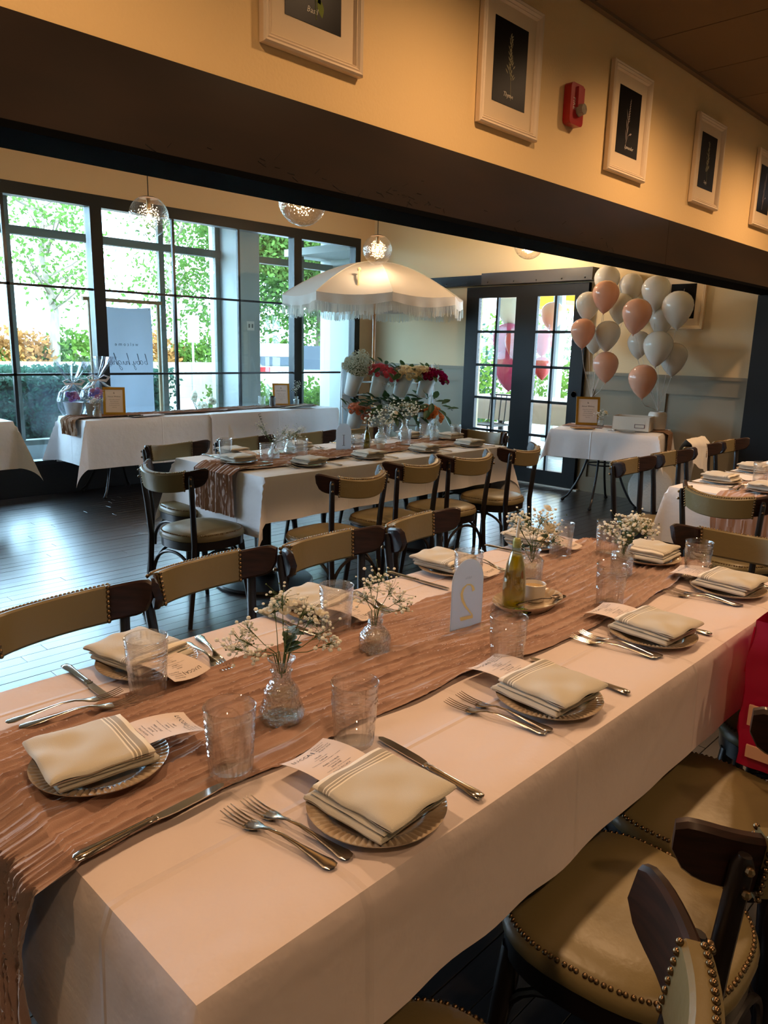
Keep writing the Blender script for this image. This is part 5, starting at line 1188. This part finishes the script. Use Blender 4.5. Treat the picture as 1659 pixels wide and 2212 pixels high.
# white roll and cable under the gift table
t = thing('rolled_mat', 'thick white rolled padding stored under the gift table', 'roll', (6.86, 3.02, .0), R(8)); mb = MB(); rr = []
for k in range(60): a = k/59*math.pi*2*2.7; r = .03+.19*k/59; rr.append([(y, r*math.cos(a), .225+r*math.sin(a)) for y in (-.19, .19)])
mb.rings(rr, closed_u=False, cap0=False, cap1=False); obj('padding', mb, mat('white_fleece', (206, 202, 194), .9, bump=(60, .5)), t)
ob = obj('roll_edge', MB().lathe([(0, -.19), (.2, -.19), (.215, -.18), (.215, .18), (.2, .19), (0, .19)], 40, M=Matrix.Translation((0, 0, .216)) @ Matrix.Rotation(R(90), 4, 'Y')), mat('white_fleece', (206, 202, 194)), t)
o = obj('white_cable', MB().tube([(7.16, 3.45, .3), (7.12, 3.42, .42), (7.05, 3.35, .44), (6.98, 3.30, .36), (6.96, 3.28, .2), (7.0, 3.3, .08), (7.1, 3.36, .06), (7.17, 3.4, .12)], .005, 6), mat('white_plastic', (232, 232, 230))); tag(o, 'looped white cable hanging by the baseboard under the gift table', 'cable')

# balloons
bw1 = soft_mat('pearl_white_balloon', (250, 246, 236), .35, .1, 1.5); bp1 = soft_mat('peach_balloon', (250, 190, 160), .3, .12, 1.5)
pinkb = soft_mat('hot_pink_balloon', (214, 84, 128), .3, .12, 1.5); redb = soft_mat('coral_balloon', (222, 96, 92), .3, .12, 1.5)
def balloon_mesh(r):
    pr = [(.004, -1.36), (.006, -1.33), (.0018, -1.30)]
    P = [(0.012, -1.37), (.06, -1.36), (.035, -1.31), (.05, -1.28), (.30, -1.10), (.58, -.80), (.80, -.45), (.95, -.08), (1.0, .22), (.95, .52), (.80, .80), (.58, 1.0), (.32, 1.12), (.02, 1.16)]
    return MB().lathe([(a*r, b*r) for a, b in P], 28, cap0=True, cap1=True).mesh('balloon')
bm_ = {}
def balloon(c, d, m, tie, lab, grp, seed):
    k = round(d, 2); key = (k, m.name)
    if key not in bm_:
        me = balloon_mesh(k/2); me.materials.append(m); bm_[key] = me
    t = bpy.data.objects.new('balloon', bm_[key]); COL.objects.link(t); t.location = c; tag(t, lab, 'balloon', grp)
    tilt = Vector((c[0]-tie[0], c[1]-tie[1], c[2]-tie[2])); t.rotation_euler = (-tilt.y*.25, tilt.x*.25, seed)
    knot = Vector(c)-Vector((tilt.x*.2*k/2, tilt.y*.2*k/2, 1.36*k/2)); T = Vector(tie); pts = [knot, knot.lerp(T, .3)+Vector((.012*math.sin(seed), .01*math.cos(seed), -.02)), knot.lerp(T, .7), T]
    o = obj('ribbon', MB().tube([p for p in pts], .0022, 4), mat('white_ribbon', (226, 220, 214), .4), None); mw = o.matrix_world.copy(); bpy.context.view_layer.update(); o.parent = t; o.matrix_parent_inverse = t.matrix_world.inverted(); return t
tie1, tie2 = (6.80, 3.75, 1.0), (6.849, 3.076, .93)
BL = [((7.006, 3.799, 2.148), .25, 0, 'white balloon at the very top of the left bunch'), ((6.691, 3.629, 1.978), .25, 1, 'peach balloon highest in the left bunch'), ((6.702, 3.812, 1.894), .23, 0, 'white balloon at the upper left, beside the door glass'),
      ((7.05, 3.56, 2.08), .23, 0, 'shadowed white balloon between the two bunches near the beam'), ((6.95, 3.60, 1.885), .24, 0, 'white balloon behind the top peach one'), ((6.54, 3.751, 1.637), .23, 1, 'peach balloon at the left edge over the door panes'),
      ((6.747, 3.605, 1.618), .24, 0, 'white balloon low in the left bunch, right of the left peach one'), ((6.887, 3.815, 1.576), .21, 0, 'small white balloon half hidden behind the left peach balloon'), ((6.647, 3.543, 1.329), .24, 1, 'lowest peach balloon of the left bunch')]
for i, (c, d, k, lab) in enumerate(BL): balloon(c, d, bp1 if k else bw1, tie1, lab, 'balloons of the left bunch', i*1.3)
BR = [((6.829, 3.201, 2.007), .26, 0, 'white balloon at the top of the right bunch'), ((6.529, 3.221, 1.788), .26, 1, 'peach balloon in the middle between both bunches'), ((6.694, 2.922, 1.848), .27, 0, 'large white balloon before the framed print'), ((6.928, 3.166, 1.756), .22, 0, 'white balloon half hidden behind the central ones'),
      ((6.75, 3.28, 1.54), .21, 0, 'white balloon below the middle peach balloon'), ((6.623, 3.036, 1.509), .26, 0, 'big white balloon in the centre of the right bunch'), ((6.856, 2.987, 1.418), .25, 0, 'lowest white balloon at the right of the right bunch'), ((6.487, 3.085, 1.218), .25, 1, 'lowest peach balloon, just above the white box')]
for i, (c, d, k, lab) in enumerate(BR): balloon(c, d, bp1 if k else bw1, tie2, lab, 'balloons of the right bunch', i*1.7+.5)
t = thing('balloon_weight', 'white ribbon bundle tying the left balloons behind the gold frame', 'weight', (6.80, 3.75, .762)); obj('ribbon_bundle', MB().tube([(0, 0, 0), (0, 0, .16), (0, 0, .24)], [.02, .012, .008], 8), mat('white_ribbon', (226, 220, 214)), t)
# beyond the french door
for i, (c, m, r, lab) in enumerate((((8.66, 6.09, 1.57), pinkb, .44, 'large pink balloon seen through the left door panes, upper one'), ((8.64, 6.01, 1.22), pinkb, .48, 'large pink balloon seen through the left door panes, lower one'), ((8.42, 5.78, 1.56), redb, .34, 'coral balloon overlapping the pink ones behind the door'), ((8.99, 5.76, 1.58), redb, .30, 'coral balloon at the left edge of the right door panes'), ((8.95, 5.72, 1.24), redb, .26, 'small coral balloon low in the right door panes'), ((8.78, 6.12, 1.99), bw1, .44, 'white balloon at the top of the left door panes'), ((9.1, 5.70, 1.93), bp1, .32, 'peach balloon at the top of the right door panes'))):
    balloon(c, r, m, (9.25, 6.0, .80), lab, 'balloons beyond the french door', i)
table('patio table under a white cloth beyond the french door', 9.0, 10.2, 5.0, 7.4, .76, [(9.6, 5.6), (9.6, 6.8)], name='patio_table')
o = obj('tablecloth', cloth_mb(9.0, 10.2, 5.0, 7.4, .77, .3, .3, 31, .12), mat('patio_cloth', (226, 214, 208), .7)); tag(o, 'white cloth on the patio table beyond the french door', 'tablecloth')
t = thing('platter', 'pale platter with a pastry stand on the patio table', 'platter', (9.25, 5.35, .775)); obj('dish', MB().lathe([(0, 0), (.12, .0), (.2, .02), (.195, .025), (0, .01)], 32), ceramic, t); obj('wrapped_treats', MB().ball((0, 0, .06), .09, 12, 8, (1, 1, .7)).tube([(0, 0, .1), (0, 0, .22)], [.03, .06], 10), soft_mat('tulle', (230, 224, 226), .5), t)
t = thing('patio_umbrella', 'yellow patio umbrella high in the right door panes', 'umbrella', (12.0, 6.7, 0)); obj('pole', MB().tube([(0, 0, 0), (0, 0, 2.7)], .025, 8), mat('honey_wood', (186, 128, 66)), t); obj('canopy', MB().lathe([(0, 2.75), (.5, 2.62), (1.1, 2.35), (1.1, 2.2)], 8), soft_mat('yellow_canvas', (236, 196, 74), .4), t, smooth=False)
for i, y in enumerate((6.9, 6.2)):
    t = thing('patio_chair', ('black wire chair low in the left door panes', 'black wire chair behind the door centre')[i], 'chair', (8.5, y, 0), 0, 'black patio chairs beyond the door')
    for sx in (-.2, .2):
        for sy in (-.2, .2): obj('leg', MB().tube([(sx, sy, 0), (sx*.9, sy*.9, .45)], .011, 6), black_iron, t)
    obj('seat', MB().b2(-.2, .2, -.2, .2, .44, .46), black_iron, t, smooth=False)
    for k in range(5): obj('back_bar', MB().tube([(.19, -.18+.09*k, .45), (.23, -.18+.09*k, .85)], .008, 5), black_iron, t)
    obj('back_rail', MB().tube([(.23, -.2, .85), (.23, .2, .85)], .011, 6), black_iron, t)

# ================================================================== WINDOW SIDE TABLE ITEMS
t3z = .760
def basket(loc, lab, s_, seed, m):
    t = thing('gift_basket', lab, 'gift basket', loc, 0, 'cellophane wrapped gifts by the window'); t.scale = (s_,)*3; rn = random.Random(seed)
    obj('pot', MB().lathe([(0, 0), (.055, 0), (.075, .10), (.078, .105), (.07, .10), (.05, .006), (0, .006)], 28), mat('white_tin', (214, 220, 226), .4), t)
    for k in range(16): a = rn.uniform(0, 6.28); q = rn.uniform(0, .05); obj('wrapped_sweet', MB().ball((q*math.cos(a), q*math.sin(a), .12+rn.uniform(0, .06)), .022, 8, 6, (1, .8, .8)), m if k % 3 else mat('violet_sweet', (120, 96, 170), .3), t)
    def wr(a, z, r, k): return r*(.13*math.sin(a*9+k*.6+seed)+.08*math.sin(a*17))*(1.6 if z > .26 else .5)
    obj('cellophane_wrap', MB().lathe([(.03, .0), (.085, .002), (.112, .06), (.118, .12), (.10, .18), (.06, .225), (.018, .25), (.016, .262), (.04, .29), (.09, .36), (.12, .42)], 60, fn=wr), cello, t)
    bb = MB()
    for s in (-1, 1):
        bb.tube([(0, -.02, .256), (s*.045, -.03, .285), (s*.085, -.03, .27), (s*.06, -.03, .245), (0, -.02, .252)], [.004, .014, .016, .012, .004], 7, flat=.35); bb.tube([(0, -.02, .254), (s*.04, -.04, .22), (s*.085+.02*s, -.04, .19)], [.004, .012, .014], 6, flat=.3)
    obj('bow', bb, mat('organza_ribbon', (226, 224, 228), .5), t); return t
basket((3.03, 7.02, t3z), 'cellophane gift with purple sweets and a white bow, the taller one', 1.18, 3, mat('purple_sweet', (150, 92, 150), .3))
basket((3.28, 7.05, t3z), 'cellophane gift with pink sweets half behind the gold frame', 1.3, 8, mat('pink_sweet', (196, 120, 150), .3))
t = thing('small_bucket', 'small burlap bucket with white paper filling by the gift basket', 'bucket', (3.14, 6.85, .766)); obj('pail', MB().lathe([(0, 0), (.052, 0), (.07, .115), (.066, .115), (.05, .006), (0, .006)], 24), mat('burlap', (150, 136, 120), .9, bump=(200, .6)), t)
rn = random.Random(4)
for k in range(6): obj('paper_tuft', MB().ball((rn.uniform(-.03, .03), rn.uniform(-.03, .03), .12+rn.uniform(0, .03)), .02, 7, 5), paper, t)
card_frame((3.34, 6.83, .766), R(-28), .20, .265, 'gold framed card leaning at the left on the window table', tilt=-16)
v, zt = vase('jar', (3.11, 6.71, .766), 'small bottle vase with a sprig in front of the left gold frame', 0, 1.15); gyp(v, zt, [(-.05, .02, .15, .022), (-.02, .0, .13, .02), (.03, 0, .14, .015)], .006, 51, 14); eucal_sprig(v, zt, (.06, -.02, .21), 5, .012, 3)
card_frame((5.50, 7.03, t3z), R(-24), .20, .26, 'gold framed card standing at the right end of the window tables', tilt=-10)
P_glass((5.18, 6.98, .762), 0, 'clear glass of pens on the window table, left of the right gold frame', 'glasses on the window table'); 
t = thing('dark_jar', 'glass with dark contents beside the right gold frame', 'jar', (5.29, 6.93, .762)); obj('glass_body', MB().lathe([(0, 0), (.035, 0), (.038, .11), (.035, .11), (.032, .008), (0, .008)], 24), glass_vase, t); obj('contents', MB().lathe([(0, .01), (.031, .01), (.034, .1), (.02, .125), (0, .12)], 16), mat('dark_fill', (44, 34, 30), .7), t)
v, zt = vase('goblet', (5.68, 6.98, t3z), 'glass vase with a bare sprig by the window post', 0, 1.1); gyp(v, zt, [(0, 0, .2, .02), (.02, -.01, .24, .02), (-.02, .01, .17, .02)], .005, 52, 14)
for i in range(12):
    t = thing('fanned_napkin', 'folded linen napkin fanned out on the right window table', 'napkin', (5.32+.028*i, 6.76-.006*i, .758+.0022*i), R(38-7*i), 'napkins fanned out on the window table'); t.rotation_euler = (R(-10), 0, R(40-6*i)); obj('fold', slab(.10, .19, .006, 0, i, .002), linen, t)
t = thing('white_papers', 'loose white sheets and pens in front of the brown runner on the window table', 'papers', (3.62, 6.69, .760), R(6))
for i in range(3): obj('sheet', slab(.21, .15, .0015, .001+.002*i, i, .0005, .07*i-.1, .01*i), paper, t)
for i in range(2): obj('pen', MB().tube([(-.22, -.03+.03*i, .008), (-.10, -.05+.04*i, .008)], .004, 6), blackm, t)
t = thing('white_orchid', 'white blossoms low outside the window right of the banner', 'flowers', (5.0, 7.95, 0)); rn = random.Random(9)
obj('pot', MB().lathe([(0, 0), (.1, 0), (.13, .5), (.12, .5), (0, .48)], 20), white_paint, t)
for k in range(11): p = (rn.gauss(0, .12), rn.gauss(0, .08), .72+rn.gauss(0, .10)); obj('blossom', rose_mb(.05, k, 2, None, p, (rn.gauss(0, .4), -1, .4)), wm, t); obj('stem', MB().tube([(0, 0, .48), (p[0]*.4, p[1]*.4, .62), p], .004, 4), stem_m, t)

# welcome banner in the vestibule (read from outside, so mirrored from here)
bt = thing('welcome_banner', 'white fabric welcome banner hanging on a wooden frame between the windows', 'banner', (4.09, 8.0, 0))
wd_ = mat('pale_wood_rod', (176, 150, 112), .6)
obj('top_bar', MB().b2(-.47, .45, -.02, .02, 1.868, 1.905), wd_, bt, smooth=False)
for x in (-.40, .40):
    obj('side_post', MB().b2(x-.015, x+.015, -.015, .015, .03, 1.868), wd_, bt, smooth=False); obj('foot', MB().b2(x-.02, x+.02, -.22, .22, 0, .03), wd_, bt, smooth=False)
def bpt(u, v): x = -.31+.62*u; z = 1.83-1.55*v; return (x+.01*math.sin(v*5)*(u-.5), .012*math.sin(u*9+v*2.5)+.01*math.sin(v*7+u*4), z-.02*math.sin(math.pi*u)*(1-v))
obj('fabric', MB().grid(bpt, 24, 40), soft_mat('banner_fabric', (196, 206, 222), .12), bt)
def bz_(x): u = (x+.31)/.62; return u
tx = text_mb([('w e l c o m e', .052, 0, 0, 'CENTER')], 2); V = []
for x, y, z in tx.v: X = -x+.0; p = bpt((X+.31)/.62, (1.83-(1.405+y))/1.55); V.append((X, p[1]-.004, 1.405+y))
obj('lettering', MB().add(V, tx.f), mat('banner_ink', (70, 84, 104)), bt, smooth=False)
# script strokes "baby hughes", drawn as pen paths
G = {'b': [[(0, .0), (.25, .9), (.3, 1.0), (.22, .98), (.08, .35), (.05, .08), (.15, 0), (.3, .12), (.3, .3), (.15, .33)]], 'a': [[(.42, .3), (.25, .38), (.08, .2), (.12, .02), (.28, .06), (.42, .34), (.38, .08), (.5, .02)]],
     'y': [[(.02, .34), (.05, .08), (.18, .05), (.34, .34)], [(.34, .34), (.2, -.3), (.06, -.5), (.0, -.4), (.2, -.12), (.5, .06)]], 'h': [[(.0, .0), (.3, .92), (.34, 1.05), (.26, 1.0), (.05, .0), (.2, .3), (.34, .3), (.32, .04), (.45, .03)]],
     'u': [[(.02, .34), (.04, .06), (.16, .03), (.3, .34), (.3, .06), (.42, .03)]], 'g': [[(.4, .32), (.22, .36), (.08, .18), (.14, .02), (.3, .1), (.4, .34), (.24, -.3), (.08, -.5), (.0, -.38), (.2, -.14), (.5, .06)]], 'e': [[(.02, .12), (.26, .2), (.24, .34), (.1, .3), (.06, .1), (.18, .0), (.38, .1)]], 's': [[(.02, .06), (.22, .36), (.24, .12), (.12, .0), (.02, .04)]]}
sm = MB(); cx_ = -.25; sc2 = .115
def smooth_pts(P):
    out = []
    for i in range(len(P)-1):
        p0, p1, p2, p3 = P[max(i-1, 0)], P[i], P[i+1], P[min(i+2, len(P)-1)]
        for k in range(5):
            t_ = k/5; out.append(tuple(.5*((2*p1[q])+(-p0[q]+p2[q])*t_+(2*p0[q]-5*p1[q]+4*p2[q]-p3[q])*t_**2+(-p0[q]+3*p1[q]-3*p2[q]+p3[q])*t_**3) for q in (0, 1)))
    return out+[P[-1]]
for ch in 'baby hughes':
    if ch == ' ': cx_ += .035; continue
    for stroke in G[ch]:
        P3 = []
        for x, y in smooth_pts(stroke): X = -(cx_+x*sc2); p = bpt(min(1, max(0, (X+.31)/.62)), (1.83-(1.20+y*sc2))/1.55); P3.append((X, p[1]-.003, 1.20+y*sc2))
        sm.tube(P3, .0022, 4)
    cx_ += (.5 if ch != 's' else .3)*sc2*.83
obj('script_lettering', sm, mat('banner_ink', (70, 84, 104)), bt)
for x in (-.28, .28): obj('clip', MB().tube([(x, -.0, 1.915), (x+.01, -.025, 1.88), (x, -.02, 1.80)], .004, 5), steel, bt)

# white cloth draped over a chair back
cl = MB()
def dpt(u, v):
    s = (v-.5)*2; y = s*.02+(.03 if s > 0 else -.03)*min(1, abs(s)*6); z = .868-abs(s)*(.16+.12*u if s < 0 else .34)+.01*nz(u*4, v*5); return ((u-.5)*.36+.02*nz(v*6, u*3), y*1.3+.01*nz(u*8, v*4, 3), z)
cl.grid(dpt, 20, 30); o = obj('draped_cloth', cl, mat('white_shirt', (226, 222, 216), .8), None, (5.42, 2.135, .006), (0, 0, R(2))); tag(o, 'white cloth draped over a chair back at the right edge', 'cloth')
for o in list(bpy.data.objects):
    if o.type == 'MESH' and o.parent is None and 'label' not in o and 'kind' not in o: print('UNLABELLED', o.name)
print('objects', len(bpy.data.objects), 'tris', sum(len(o.data.polygons)*2 for o in bpy.data.objects if o.type == 'MESH'))
